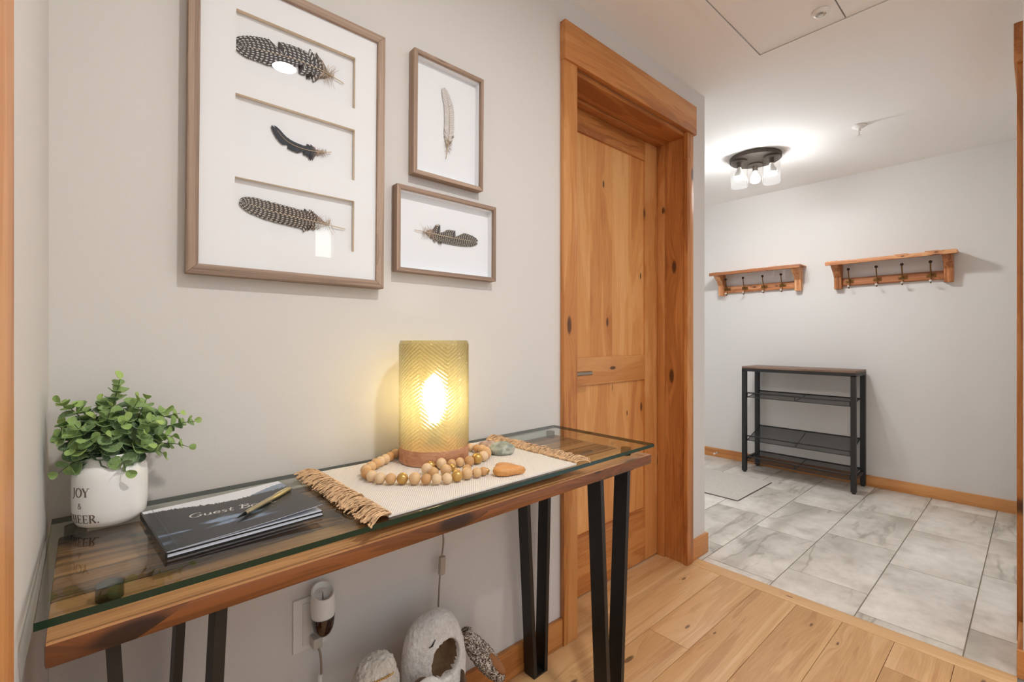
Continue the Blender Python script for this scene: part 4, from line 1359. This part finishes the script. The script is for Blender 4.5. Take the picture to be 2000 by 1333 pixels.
def smooth_path(P, k=6):
    P = [Vector(p) for p in P]
    Q = []
    for i in range(len(P) - 1):
        p0 = P[max(i - 1, 0)]; p1 = P[i]; p2 = P[i + 1]; p3 = P[min(i + 2, len(P) - 1)]
        for j in range(k):
            f = j / k
            Q.append(0.5 * ((2 * p1) + (p2 - p0) * f + (2 * p0 - 5 * p1 + 4 * p2 - p3) * f * f + (3 * p1 - p0 - 3 * p2 + p3) * f ** 3))
    Q.append(P[-1])
    return Q


cord = obj('cord', MB().tube(smooth_path(cp), 0.0026, 8).mesh('cord', M_CORD, smooth=60), lp)
obj('inline_switch', MB().box(-0.009, 0.009, -0.007, 0.007, -0.026, 0.026).mesh('sw', plain('switch_clear', (176, 164, 150), 0.3), smooth=30, bevel=0.004), cord, (0.092, 0.1065, -0.342), (0, 0.06, 0))

# ---- bead garland with wooden heart
BD = [(0.567, -0.066, 0.0125), (0.544, -0.080, 0.0116), (0.524, -0.096, 0.0120), (0.505, -0.108, 0.0120), (0.486, -0.122, 0.0124), (0.466, -0.139, 0.0124), (0.446, -0.158, 0.0125), (0.437, -0.182, 0.0124),
      (0.437, -0.208, 0.0121), (0.444, -0.233, 0.0119), (0.459, -0.252, 0.0119), (0.477, -0.269, 0.0125), (0.496, -0.287, 0.0130), (0.514, -0.303, 0.0114), (0.531, -0.317, 0.0114), (0.550, -0.328, 0.0114),
      (0.574, -0.330, 0.0127), (0.600, -0.330, 0.0130), (0.624, -0.334, 0.0114), (0.644, -0.332, 0.0098), (0.659, -0.326, 0.0065),
      (0.553, -0.242, 0.0130), (0.553, -0.270, 0.0113), (0.580, -0.278, 0.0130), (0.604, -0.288, 0.0080), (0.623, -0.298, 0.0110),
      (0.578, -0.216, 0.0109), (0.602, -0.225, 0.0130), (0.624, -0.236, 0.0109), (0.612, -0.257, 0.0083), (0.646, -0.238, 0.0111), (0.666, -0.249, 0.0123), (0.692, -0.246, 0.0138), (0.718, -0.237, 0.0130),
      (0.741, -0.221, 0.0130), (0.757, -0.200, 0.0122), (0.762, -0.176, 0.0124), (0.762, -0.153, 0.0111), (0.756, -0.132, 0.0112)]
GOLD_I = {11, 16, 26, 29, 32, 20}
bg_ = thing('bead_garland', 'garland of pale wooden beads coiled around the lamp base', 'garland', (0.6, -0.2, TZ + 0.0045))
M_BEADS = [plain('bead_%d' % i, c, 0.45, var=0.14, bscale=55) for i, c in enumerate([(214, 174, 126), (206, 162, 112), (222, 190, 150), (198, 150, 98)])]
M_BGOLD = plain('bead_gold', (200, 158, 88), 0.3, metal=0.55, var=0.15, bscale=60)
sph = MB().lathe([(0.12, -0.98), (0.40, -0.92), (0.70, -0.72), (0.92, -0.38), (1.0, 0.0), (0.92, 0.38), (0.70, 0.72), (0.40, 0.92), (0.12, 0.98), (0.12, -0.98)], 20)
BM = [sph.mesh('bead', m, smooth=70) for m in M_BEADS] + [sph.mesh('bead', M_BGOLD, smooth=70)]
for i, (x, y, r) in enumerate(BD):
    j = min(i + 1, len(BD) - 1)
    dx, dy = BD[j][0] - BD[j - 1][0], BD[j][1] - BD[j - 1][1]
    bo = bpy.data.objects.new('bead', BM[4] if i in GOLD_I else BM[(i * 7 + i // 3) % 4])
    COL.objects.link(bo)
    bo.parent = bg_
    bo.location = (x - 0.6, y + 0.2, r)
    bo.rotation_euler = (0, PI / 2, math.atan2(dy, dx))
    bo.scale = (r, r, r * 0.96)
    if i in GOLD_I:
        bo['label'] = 'gold-painted bead'
string_pts = [(x - 0.6, y + 0.2, r) for x, y, r in BD[:21]]
obj('string', MB().tube(smooth_path(string_pts, 3), 0.0012, 6).mesh('string', M_JUTE, smooth=60), bg_)
string_pts = [(x - 0.6, y + 0.2, r) for x, y, r in BD[26:29] + BD[30:]]
obj('string', MB().tube(smooth_path(string_pts, 3), 0.0012, 6).mesh('string', M_JUTE, smooth=60), bg_)
# heart: two lobes and a point, pillow-shaped
hn = 48
hp = []
for i in range(hn):
    t = 2 * PI * i / hn
    hp.append((16 * math.sin(t) ** 3 / 17.0, (13 * math.cos(t) - 5 * math.cos(2 * t) - 2 * math.cos(3 * t) - math.cos(4 * t)) / 17.0))
mb = MB()
lev = [(0.0, 0.80), (0.12, 0.93), (0.5, 1.0), (0.85, 0.93), (1.0, 0.74), (1.06, 0.40)]
for z, s_ in lev:
    for x, y in hp:
        mb.v.append((x * 0.034 * s_, y * 0.043 * s_ + 0.003 * (1 - s_), z * 0.019))
for i in range(len(lev) - 1):
    for k in range(hn):
        a, c_ = i * hn + k, i * hn + (k + 1) % hn
        mb.f.append((a, c_, c_ + hn, a + hn)); mb.m.append(0)
mb.v += [(0, -0.0, 0.0), (0, -0.0, 0.0203)]
for k in range(hn):
    mb.f.append((len(mb.v) - 2, (k + 1) % hn, k)); mb.m.append(0)
    mb.f.append((len(mb.v) - 1, (len(lev) - 1) * hn + k, (len(lev) - 1) * hn + (k + 1) % hn)); mb.m.append(0)
ang = math.atan2(-0.385 + 0.322, 0.7161 - 0.6606)
ht = obj('heart_pendant', mb.mesh('heart', wood('heart', 'y', 'x'), smooth=70), bg_, (0.6935 - 0.6, -0.3560 + 0.2, 0.0005), (0, 0, ang + PI / 2))
tag(ht, 'smooth wooden heart at the end of the garland')


# ---- stones
def stone(name, label, loc, size, cols, seed, rz=0.0):
    bm = bmesh.new()
    bmesh.ops.create_icosphere(bm, subdivisions=4, radius=1.0)
    for v in bm.verts:
        p = v.co.copy()
        n_ = mnoise.noise(p * 1.1 + Vector((seed, 0, 0))) * 0.28 + mnoise.noise(p * 3 + Vector((0, seed, 0))) * 0.07
        p = p * (1 + n_)
        p.z = max(p.z, -0.55)
        v.co = Vector((p.x * size[0], p.y * size[1], (p.z + 0.55) * size[2]))
    me = bpy.data.meshes.new(name)
    bm.to_mesh(me); bm.free()
    m, nt, b, o = new_mat('stone_%d' % seed)
    tc = N(nt, 'ShaderNodeTexCoord'); nz = N(nt, 'ShaderNodeTexNoise', i_Scale=55.0, i_Detail=5.0, i_Distortion=0.6)
    nt.links.new(tc.outputs['Object'], nz.inputs['Vector'])
    nt.links.new(ramp(nt, nz.outputs[0], [(0.3, cols[0]), (0.5, cols[1]), (0.7, cols[2])]), b.inputs['Base Color'])
    b.inputs['Roughness'].default_value = 0.55
    me.materials.append(m)
    me.polygons.foreach_set('use_smooth', [True] * len(me.polygons))
    return tag(obj(name, me, None, loc, (0, 0, rz)), label, 'stone')


stone('decor_stone', 'flat green-grey stone lying on the runner right of the lamp', (0.806, -0.205, TZ + 0.0045), (0.034, 0.028, 0.020), ((108, 118, 108), (150, 156, 142), (186, 184, 168)), 4, -0.6)
stone('decor_stone', 'small pinkish-brown stone half hidden behind the green-grey stone', (0.818, -0.128, TZ + 0.0045), (0.030, 0.022, 0.012), ((150, 120, 104), (184, 156, 140), (206, 186, 172)), 9, 0.3)

# ================================================================== UNDER THE TABLE
# ---- outlet
ot = thing('wall_outlet', 'white wall outlet plate under the console table', 'outlet', (0.3745, 0, 0.440))
boxobj('plate', M_WHITE, ot, -0.038, 0.038, -0.006, 0, -0.062, 0.062, bevel=0.002)
boxobj('receptacle', plain('outlet_face', (222, 220, 214), 0.4), ot, -0.017, 0.017, -0.0085, -0.005, -0.050, 0.050, bevel=0.001)
# ---- plug-in air freshener
af = thing('air_freshener', 'white plug-in air freshener with a dark amber bottle', 'air freshener', (0.392, -0.009, 0.452))
sh = MB()
ringn = 28
lv = [(0.0, 0.024, -0.034), (0.014, 0.0255, -0.034), (0.035, 0.0275, -0.033), (0.062, 0.0265, -0.032), (0.072, 0.0255, -0.032), (0.072, 0.0225, -0.032), (0.060, 0.0215, -0.032), (0.060, 0.001, -0.032)]
for z, r, yc in lv:
    for k in range(ringn):
        a = 2 * PI * k / ringn
        sh.v.append((r * math.cos(a), yc + r * 0.95 * math.sin(a), z - 0.012 * (math.sin(a)) * (z / 0.072) * -1))
for i in range(len(lv) - 1):
    for k in range(ringn):
        a, c_ = i * ringn + k, i * ringn + (k + 1) % ringn
        sh.f.append((a, c_, c_ + ringn, a + ringn)); sh.m.append(0)
obj('housing', sh.mesh('housing', M_WHITE, smooth=50), af)
boxobj('plug_block', M_WHITE, af, -0.016, 0.016, -0.012, -0.0005, 0.0, 0.045, bevel=0.002)
obj('bottle', MB().lathe([(0.001, -0.034), (0.010, -0.032), (0.018, -0.025), (0.0235, -0.012), (0.0258, 0.004), (0.0262, 0.014), (0.001, 0.015)], 28, (0, -0.034, 0)).mesh('bottle', plain('dark_amber', (42, 16, 10), 0.08, spec=0.8, coat=0.5), smooth=50), af)
# ---- plug with cord hanging below
pc = thing('power_plug', 'clear plug and white cord hanging below the outlet', 'power cord', (0.383, -0.009, 0.40))
obj('plug', MB().box(-0.011, 0.011, -0.028, 0, -0.013, 0.013).mesh('plug', plain('plug_clear', (190, 182, 170), 0.2), smooth=30, bevel=0.004), pc)
cp = [(0, -0.024, -0.008), (0.004, -0.030, -0.025), (0.006, -0.030, -0.07), (0.003, -0.030, -0.12), (0.0, -0.030, -0.20), (0.01, -0.028, -0.32), (0.06, -0.025, -0.385), (0.1, -0.03, -0.3965)]
obj('cord', MB().tube(smooth_path(cp), 0.0026, 8).mesh('cord', M_CORD, smooth=60), pc)
obj('connector', MB().tube([(0.004, -0.030, -0.072), (0.002, -0.030, -0.10), (-0.002, -0.030, -0.135)], [0.0052, 0.006, 0.006], 12).mesh('conn', M_WHITE, smooth=50), pc)

# ---- basket (rim just below the picture) with slippers in it
BX, BY_, BR = 0.590, -0.225, 0.168
bs = thing('wicker_basket', 'round wicker basket holding the slippers under the table', 'basket', (BX, BY_, 0))
M_WICK = plain('wicker', (120, 82, 50), 0.7, var=0.3, bscale=60)
for i in range(17):
    z = 0.006 + i * 0.0095
    r = BR * (0.84 + 0.16 * i / 16)
    pts = []
    for k in range(49):
        a = 2 * PI * k / 48
        rr = r + 0.003 * math.cos(k * PI + i * PI)
        pts.append((rr * math.cos(a), rr * math.sin(a), z))
    obj('weaver', MB().tube(pts, 0.0052, 6).mesh('weaver', M_WICK, smooth=60), bs)
obj('bottom', MB().lathe([(0.001, 0), (BR * 0.84, 0), (BR * 0.84, 0.006), (0.001, 0.006)], 40).mesh('bottom', M_WICK), bs)


def fleece(name, dark, light):
    m, nt, b, o = new_mat(name)
    tc = N(nt, 'ShaderNodeTexCoord')
    n1 = N(nt, 'ShaderNodeTexNoise', i_Scale=170.0, i_Detail=4.0, i_Roughness=0.7)
    n2 = N(nt, 'ShaderNodeTexNoise', i_Scale=28.0, i_Detail=2.0)
    for n in (n1, n2):
        nt.links.new(tc.outputs['Object'], n.inputs['Vector'])
    f = math_n(nt, 'ADD', math_n(nt, 'MULTIPLY', n1.outputs[0], 0.6), math_n(nt, 'MULTIPLY', n2.outputs[0], 0.4))
    nt.links.new(ramp(nt, f, [(0.32, dark), (0.62, light)]), b.inputs['Base Color'])
    b.inputs['Roughness'].default_value = 1.0
    b.inputs['Sheen Weight'].default_value = 0.3
    bp = N(nt, 'ShaderNodeBump', i_Strength=0.9, i_Distance=0.004)
    nt.links.new(n1.outputs[0], bp.inputs['Height'])
    nt.links.new(bp.outputs[0], b.inputs['Normal'])
    return m


M_FL1 = fleece('white_fleece', (206, 196, 184), (242, 235, 226))
M_FL2 = fleece('cream_sherpa', (196, 184, 166), (234, 226, 212))
M_INNER = plain('slipper_lining', (132, 104, 74), 0.95, var=0.2, bscale=40)
M_SOLE = plain('slipper_sole', (96, 72, 54), 0.8)
M_STITCH = plain('dark_stitch', (26, 22, 20), 0.7)


def slipper_mesh(W, H, Lg, open_c=None, open_r=None, seed=1, amp=0.004, fz=1.0, res=6):
    """a stuffed slipper body: length along local z (toe up), width x, thickness y; optional foot opening on the -y side"""
    bm = bmesh.new()
    bmesh.ops.create_icosphere(bm, subdivisions=res, radius=1.0)
    kill = []
    for v in bm.verts:
        p = v.co.copy()
        z = p.z * (1.28 - 0.28 * p.z * p.z)
        wdt = 1.0 - 0.16 * max(0, -z) ** 1.5 - 0.06 * max(0, z)
        q = Vector((math.copysign(abs(p.x) ** 0.9, p.x) * W * wdt, math.copysign(abs(p.y) ** 0.85, p.y) * H * (0.85 + 0.15 * z), z * Lg))
        if p.y > 0:
            q.y *= 0.55
        nz_ = mnoise.noise(q * 120 * fz + Vector((seed, 0, 0))) * amp + mnoise.noise(q * 260 * fz + Vector((0, seed, 0))) * amp * 0.6
        q += p.normalized() * nz_
        inside = False
        if open_c and p.y < 0.2:
            e = ((q.x - open_c[0]) / open_r[0]) ** 2 + ((q.z - open_c[1]) / open_r[1]) ** 2
            e += 0.07 * mnoise.noise(Vector((q.x * 45, q.z * 45, seed)))
            if e < 1 and p.y < 0:
                # sink the foot opening: a short wall, then a flat lining
                r = math.sqrt(max(e, 1e-6))
                k = min(1.0, (1 - r) / 0.42)
                r2 = 1 - 0.07 * k if r > 0.58 else 0.93 * r / 0.58
                dx_, dz_ = q.x - open_c[0], q.z - open_c[1]
                q.x, q.z = open_c[0] + dx_ * r2 / r, open_c[1] + dz_ * r2 / r
                q.y = q.y * (1 - k) + (0.30 * H) * k
                inside = r < 0.93
        v.co = q
        v.tag = inside
    me = bpy.data.meshes.new('slipper')
    for f in bm.faces:
        f.material_index = 1 if all(v.tag for v in f.verts) else 0
        f.smooth = True
    bm.to_mesh(me)
    bm.free()
    return me


def orient(o, loc, axis_up, front):
    """local z -> axis_up, local -y -> front"""
    z = Vector(axis_up).normalized()
    y = -Vector(front)
    y = (y - z * y.dot(z)).normalized()
    x = y.cross(z)
    o.matrix_world = Matrix.Translation(loc) @ Matrix((x, y, z)).transposed().to_4x4()


s1 = thing('fleece_slipper', 'big white fleece slipper with a wide foot opening, standing in the basket', 'slipper')
me = slipper_mesh(0.094, 0.056, 0.135, (0.010, 0.026), (0.047, 0.045), 2, 0.0020)
me.materials.append(M_FL1); me.materials.append(M_INNER)
obj('upper', me, s1)
obj('stitch', MB().tube([(-0.036, -0.0455, 0.080), (-0.027, -0.0470, 0.081), (-0.016, -0.0465, 0.090)], [0.0008, 0.0020, 0.0008], 6).mesh('stitch', M_STITCH, smooth=60), s1)
bk_ = MB().prism([(0.044, -0.060), (0.058, -0.055), (0.053, -0.026)], lambda a, b: (a, -0.052, b), lambda a, b: (a, -0.034, b))
obj('patch', bk_.mesh('patch', M_SOLE, smooth=30, bevel=0.002), s1)
orient(s1, (0.645, -0.125, 0.2750), (-0.10, 0.10, 1.0), (0.05, -1.0, 0.45))

s2 = thing('sherpa_slipper', 'cream sherpa slipper with a beaded trim at the left of the basket', 'slipper')
me = slipper_mesh(0.060, 0.046, 0.105, None, None, 5, 0.0034, 0.8)
me.materials.append(M_FL2); me.materials.append(M_INNER)
obj('upper', me, s2)
tr_b = MB()
for i in range(17):
    a = -0.9 + 1.8 * i / 16
    tr_b.sphere((0.048 * math.sin(a), -0.0465 * math.cos(a) + 0.006, 0.062 + 0.006 * math.cos(a * 1.6)), 0.0026, 8, 6)
tag(obj('bead_trim', tr_b.mesh('bead_trim', M_BGOLD, smooth=60), s2), kind='stuff')
orient(s2, (0.464, -0.160, 0.2950), (0.05, 0.05, 1.0), (0.0, -1.0, 0.35))

s3 = thing('fleece_slipper', 'second white fleece slipper half hidden between the other two', 'slipper')
me = slipper_mesh(0.055, 0.046, 0.10, None, None, 8, 0.0016)
me.materials.append(M_FL1); me.materials.append(M_INNER)
obj('upper', me, s3)
obj('sole', MB().sphere((0, 0.030, -0.005), (0.05, 0.008, 0.095), 20, 12).mesh('sole', M_SOLE, smooth=60), s3)
orient(s3, (0.560, -0.225, 0.2300), (0.03, 0.02, 1.0), (0.0, -1.0, 0.3))

# knitted slipper sock
kn = thing('knit_slipper', 'brown and white knitted slipper sock at the right of the basket', 'slipper')
m, nt, b, o_ = new_mat('marled_knit')
tc = N(nt, 'ShaderNodeTexCoord'); nz = N(nt, 'ShaderNodeTexNoise', i_Scale=190.0, i_Detail=1.0, i_Distortion=1.5)
nt.links.new(tc.outputs['Object'], nz.inputs['Vector'])
nt.links.new(ramp(nt, nz.outputs[0], [(0.42, (58, 44, 36)), (0.50, (138, 116, 98)), (0.58, (214, 204, 190))]), b.inputs['Base Color'])
b.inputs['Roughness'].default_value = 1.0
M_KNIT = m
bm = bmesh.new()
bmesh.ops.create_icosphere(bm, subdivisions=5, radius=1.0)
for v in bm.verts:
    p = v.co.copy()
    q = Vector((p.x * 0.031, p.y * 0.024, p.z * 0.100))
    q += p.normalized() * 0.0032 * (abs(math.sin(q.z * 330)) * abs(math.sin(math.atan2(p.y, p.x) * 9 + (int(q.z * 330 / PI) % 2) * 1.57)) - 0.3)
    v.co = q
me = bpy.data.meshes.new('knit')
bm.to_mesh(me); bm.free()
me.materials.append(M_KNIT)
me.polygons.foreach_set('use_smooth', [True] * len(me.polygons))
obj('upper', me, kn)
obj('suede_patch', MB().sphere((0.006, -0.0185, -0.035), (0.014, 0.009, 0.045), 16, 10).mesh('sole', plain('suede', (150, 98, 58), 0.9), smooth=60), kn)
obj('cuff', MB().lathe([(0.015, 0.086), (0.021, 0.084), (0.024, 0.094), (0.020, 0.103), (0.010, 0.104), (0.008, 0.094)], 20).mesh('cuff', M_KNIT, smooth=60), kn)
orient(kn, (0.818, -0.112, 0.2100), (-0.55, 0.20, 0.8), (0.1, -1.0, 0.4))

# ================================================================== ENTRY
# ---- door mat
m, nt, b, o_ = new_mat('doormat_weave')
tc = N(nt, 'ShaderNodeTexCoord'); sp_ = N(nt, 'ShaderNodeSeparateXYZ'); nt.links.new(tc.outputs['Object'], sp_.inputs[0])
st = math_n(nt, 'SINE', math_n(nt, 'MULTIPLY', sp_.outputs[0], 420.0))
nz = N(nt, 'ShaderNodeTexNoise', i_Scale=120.0, i_Detail=3.0); nt.links.new(tc.outputs['Object'], nz.inputs['Vector'])
f = math_n(nt, 'ADD', math_n(nt, 'MULTIPLY', st, 0.10), nz.outputs[0])
nt.links.new(ramp(nt, f, [(0.3, (182, 174, 162)), (0.7, (208, 200, 188))]), b.inputs['Base Color'])
b.inputs['Roughness'].default_value = 0.95
M_DMAT = m
dm = thing('door_mat', 'thin light grey door mat on the tiles left of the shoe rack', 'door mat', (3.5725, 0.66, 0))
boxobj('pile', M_DMAT, dm, -0.303, 0.303, -0.453, 0.453, 0.003, 0.007)
boxobj('rubber_backing', plain('mat_rubber', (50, 46, 42), 0.8), dm, -0.307, 0.307, -0.457, 0.457, 0.0003, 0.003)

# ---- shoe rack
RX0, RX1, RY0, RY1 = 4.030, 4.331, -0.297, 0.490
rk = thing('shoe_rack', 'black metal shoe rack with wooden top and three mesh shelves', 'shoe rack', ((RX0 + RX1) / 2, (RY0 + RY1) / 2, 0))
ox, oy = (RX0 + RX1) / 2, (RY0 + RY1) / 2
S_ = 0.032
for x in (RX0, RX1 - S_):
    for y in (RY0, RY1 - S_):
        l = boxobj('leg', M_RACKBLK, rk, x - ox, x + S_ - ox, y - oy, y + S_ - oy, 0.012, 0.848)
        obj('foot', MB().lathe([(0.001, 0), (0.012, 0), (0.012, 0.012), (0.001, 0.012)], 16).mesh('foot', M_RACKBLK, smooth=40), rk, (x + S_ / 2 - ox, y + S_ / 2 - oy, 0.0))
# top frame and board
for x in (RX0, RX1 - S_):
    boxobj('rail', M_RACKBLK, rk, x - ox, x + S_ - ox, RY0 - oy, RY1 - oy, 0.842, 0.866)
for y in (RY0, RY1 - S_):
    boxobj('rail', M_RACKBLK, rk, RX0 + S_ - ox, RX1 - S_ - ox, y - oy, y + S_ - oy, 0.842, 0.866)
boxobj('top_board', wood('rack', 'y', 'x'), rk, RX0 - ox, RX1 - ox, RY0 - oy, RY1 - oy, 0.8665, 0.882, bevel=0.001)
M_MESH, nt, b, o_ = new_mat('steel_mesh')
# fine wire cloth: see-through between wires far too thin to pick apart
b.inputs['Base Color'].default_value = lin((44, 42, 39))
b.inputs['Roughness'].default_value = 0.6
trn = N(nt, 'ShaderNodeBsdfTransparent')
mxs = N(nt, 'ShaderNodeMixShader', i_0=0.40)
nt.links.new(trn.outputs[0], mxs.inputs[1]); nt.links.new(b.outputs[0], mxs.inputs[2]); nt.links.new(mxs.outputs[0], o_.inputs[0])
ya, yb2 = RY0 + S_ - oy, RY1 - S_ - oy
xf, xr = RX0 + S_ / 2 - ox, RX1 - S_ / 2 - ox
ymid = (ya + yb2) / 2
for zf, zr in ((0.662, 0.659), (0.303, 0.357), (0.130, 0.132)):
    sf = thing('x', None, None)
    sf.name = 'mesh_shelf'
    sf.parent = rk
    zl = zf - 0.036
    m = MB()
    m.add([(xf, ya, zl), (xf, yb2, zl), (xr, yb2, zr - 0.004), (xr, ya, zr - 0.004)], [(0, 1, 2, 3)])
    m.add([(xf, ya, zl - 0.0012), (xf, yb2, zl - 0.0012), (xr, yb2, zr - 0.0052), (xr, ya, zr - 0.0052)], [(3, 2, 1, 0)])
    obj('wire_mesh', m.mesh('wire_mesh', M_MESH, fix=False), sf)
    for x, z, r in ((xf, zf, 0.0055), (xr, zr, 0.0055), (xf, zl, 0.003)):
        obj('rod', MB().tube([(x, ya, z), (x, yb2, z)], r, 10).mesh('rod', M_RACKBLK, smooth=60), sf)
    for y in (ya + 0.006, ymid, yb2 - 0.006):
        obj('cross_wire', MB().tube([(xf, y, zf), (xf, y, zl), (xr, y, zr - 0.003)], 0.003, 6).mesh('cw', M_RACKBLK, smooth=60), sf)
for y in (RY0, RY1 - S_):
    boxobj('side_bar', M_RACKBLK, rk, RX0 + S_ - ox, RX1 - S_ - ox, y + 0.006 - oy, y + S_ - 0.006 - oy, 0.098, 0.120)


# ---- wall shelves with hooks
M_BRASS = plain('aged_brass', (120, 84, 40), 0.38, metal=0.7)
M_KNOB = plain('hook_knob', (60, 46, 30), 0.4, metal=0.5)
M_KNOBW = plain('hook_tip', (206, 198, 188), 0.25)


def coat_shelf(label, yc, half_w, z_top, hooks, scallop):
    WS = wood('shelf', 'y', 'z')
    cs = thing('coat_shelf', label, 'coat rack', (XB, yc, z_top - 0.2), group='wooden coat shelves on the entry wall')
    zt = 0.2
    D_ = 0.165
    # top: front strip with short boards behind
    nb = 9
    for i in range(nb):
        a_ = -half_w + 2 * half_w * i / nb
        b_ = a_ + 2 * half_w / nb
        boxobj('top_board', wood('shelf', 'x', 'y'), cs, -D_ + 0.004, -0.001, a_ + 0.003, b_ - 0.003, zt - 0.010, zt + random.uniform(-0.002, 0.004), bevel=0.002)
    boxobj('front_strip', WS, cs, -D_ - 0.012, -D_ + 0.004, -half_w, half_w, zt - 0.030, zt - 0.004, bevel=0.002)
    bw2 = half_w - 0.028
    for s_ in (-1, 1):
        y0_, y1_ = (s_ * bw2, s_ * (bw2 - 0.048)) if s_ < 0 else (bw2 - 0.048, bw2)
        # bracket profile in x-z: deep at the top, slim block at the bottom
        pf = [(-0.001, zt - 0.010), (-D_ + 0.02, zt - 0.010), (-D_ + 0.024, zt - 0.035), (-0.085, zt - 0.075), (-0.052, zt - 0.115), (-0.046, zt - 0.205), (-0.001, zt - 0.205)]
        m = MB().prism([(a, b - zt + 0.1) for a, b in pf], lambda a, b, y=y0_: (a, y - (y0_ + y1_) / 2, b), lambda a, b, y=y1_: (a, y - (y0_ + y1_) / 2, b))
        obj('bracket', m.mesh('bracket', wood('shelf', 'z', 'x'), smooth=30, bevel=0.002), cs, (0, (y0_ + y1_) / 2, zt - 0.1))
    boxobj('hook_rail', WS, cs, -0.022, -0.001, -bw2 + 0.048, bw2 - 0.048, zt - 0.183, zt - 0.122, bevel=0.002)
    for hy in hooks:
        h = obj('hook', MB().box(-0.0045, 0, -0.026, 0.026, -0.013, 0.013).mesh('plate', M_BRASS, smooth=30, bevel=0.003), cs, (-0.022, hy - yc, zt - 0.150))
        up = MB().tube(smooth_path([(-0.004, 0, -0.004), (-0.012, 0, 0.006), (-0.024, 0, 0.022), (-0.040, 0, 0.060), (-0.044, 0, 0.084)], 4), 0.0042, 8)
        up.sphere((-0.004, -0.013, 0), (0.003, 0.005, 0.005), 8, 6)
        up.sphere((-0.004, 0.013, 0), (0.003, 0.005, 0.005), 8, 6)
        obj('upper_prong', up.mesh('up', M_BRASS, smooth=60), h)
        obj('knob', MB().sphere((-0.044, 0, 0.090), 0.0105, 12, 8).mesh('knob', M_KNOB, smooth=60), h)
        lw = MB().tube(smooth_path([(-0.004, 0, 0.0), (-0.010, 0, -0.030), (-0.020, 0, -0.052), (-0.034, 0, -0.054), (-0.042, 0, -0.044)], 4), 0.0034, 8)
        obj('lower_prong', lw.mesh('lw', M_BRASS, smooth=60), h)
        obj('knob', MB().sphere((-0.044, 0, -0.040), 0.0085, 12, 8).mesh('knobw', M_KNOBW, smooth=60), h)
    return cs


coat_shelf('long wooden coat shelf with four brass hooks, the nearer right one', -0.437, 0.369, 1.7065, (-0.193, -0.364, -0.511, -0.664), True)
coat_shelf('wooden coat shelf with four brass hooks beside the wall corner, the left one', 0.475, 0.369, 1.7160, (0.741, 0.588, 0.425, 0.279), False)

# ---- spring door stop on the far baseboard
ds = thing('door_stop', 'small white-tipped spring door stop on the far baseboard', 'door stop', (XB - 0.015, 0.842, 0.040))
sp2 = []
for i in range(90):
    a = i * 2 * PI / 9
    sp2.append((-0.008 - 0.05 * i / 89, 0.005 * math.cos(a), 0.005 * math.sin(a)))
obj('spring', MB().tube(sp2, 0.0011, 5).mesh('spring', M_CHROME, smooth=60), ds)
obj('base', MB().tube([(0, 0, 0), (-0.009, 0, 0)], 0.009, 14).mesh('base', M_CHROME, smooth=40), ds)
obj('tip', MB().tube([(-0.056, 0, 0), (-0.070, 0, 0)], [0.0075, 0.006], 14).mesh('tip', M_WHITE, smooth=40), ds)

# ---- light switch on the wall end at the right edge
sw = thing('light_switch', 'white light switch on the wall end at the right edge', 'switch', (XR, YR - 0.045, 1.16))
boxobj('plate', M_WHITE, sw, -0.006, 0, -0.038, 0.038, -0.06, 0.06, bevel=0.002)
boxobj('rocker', M_WHITE, sw, -0.010, -0.005, -0.016, 0.016, -0.034, 0.034, bevel=0.002)

bpy.context.view_layer.update()
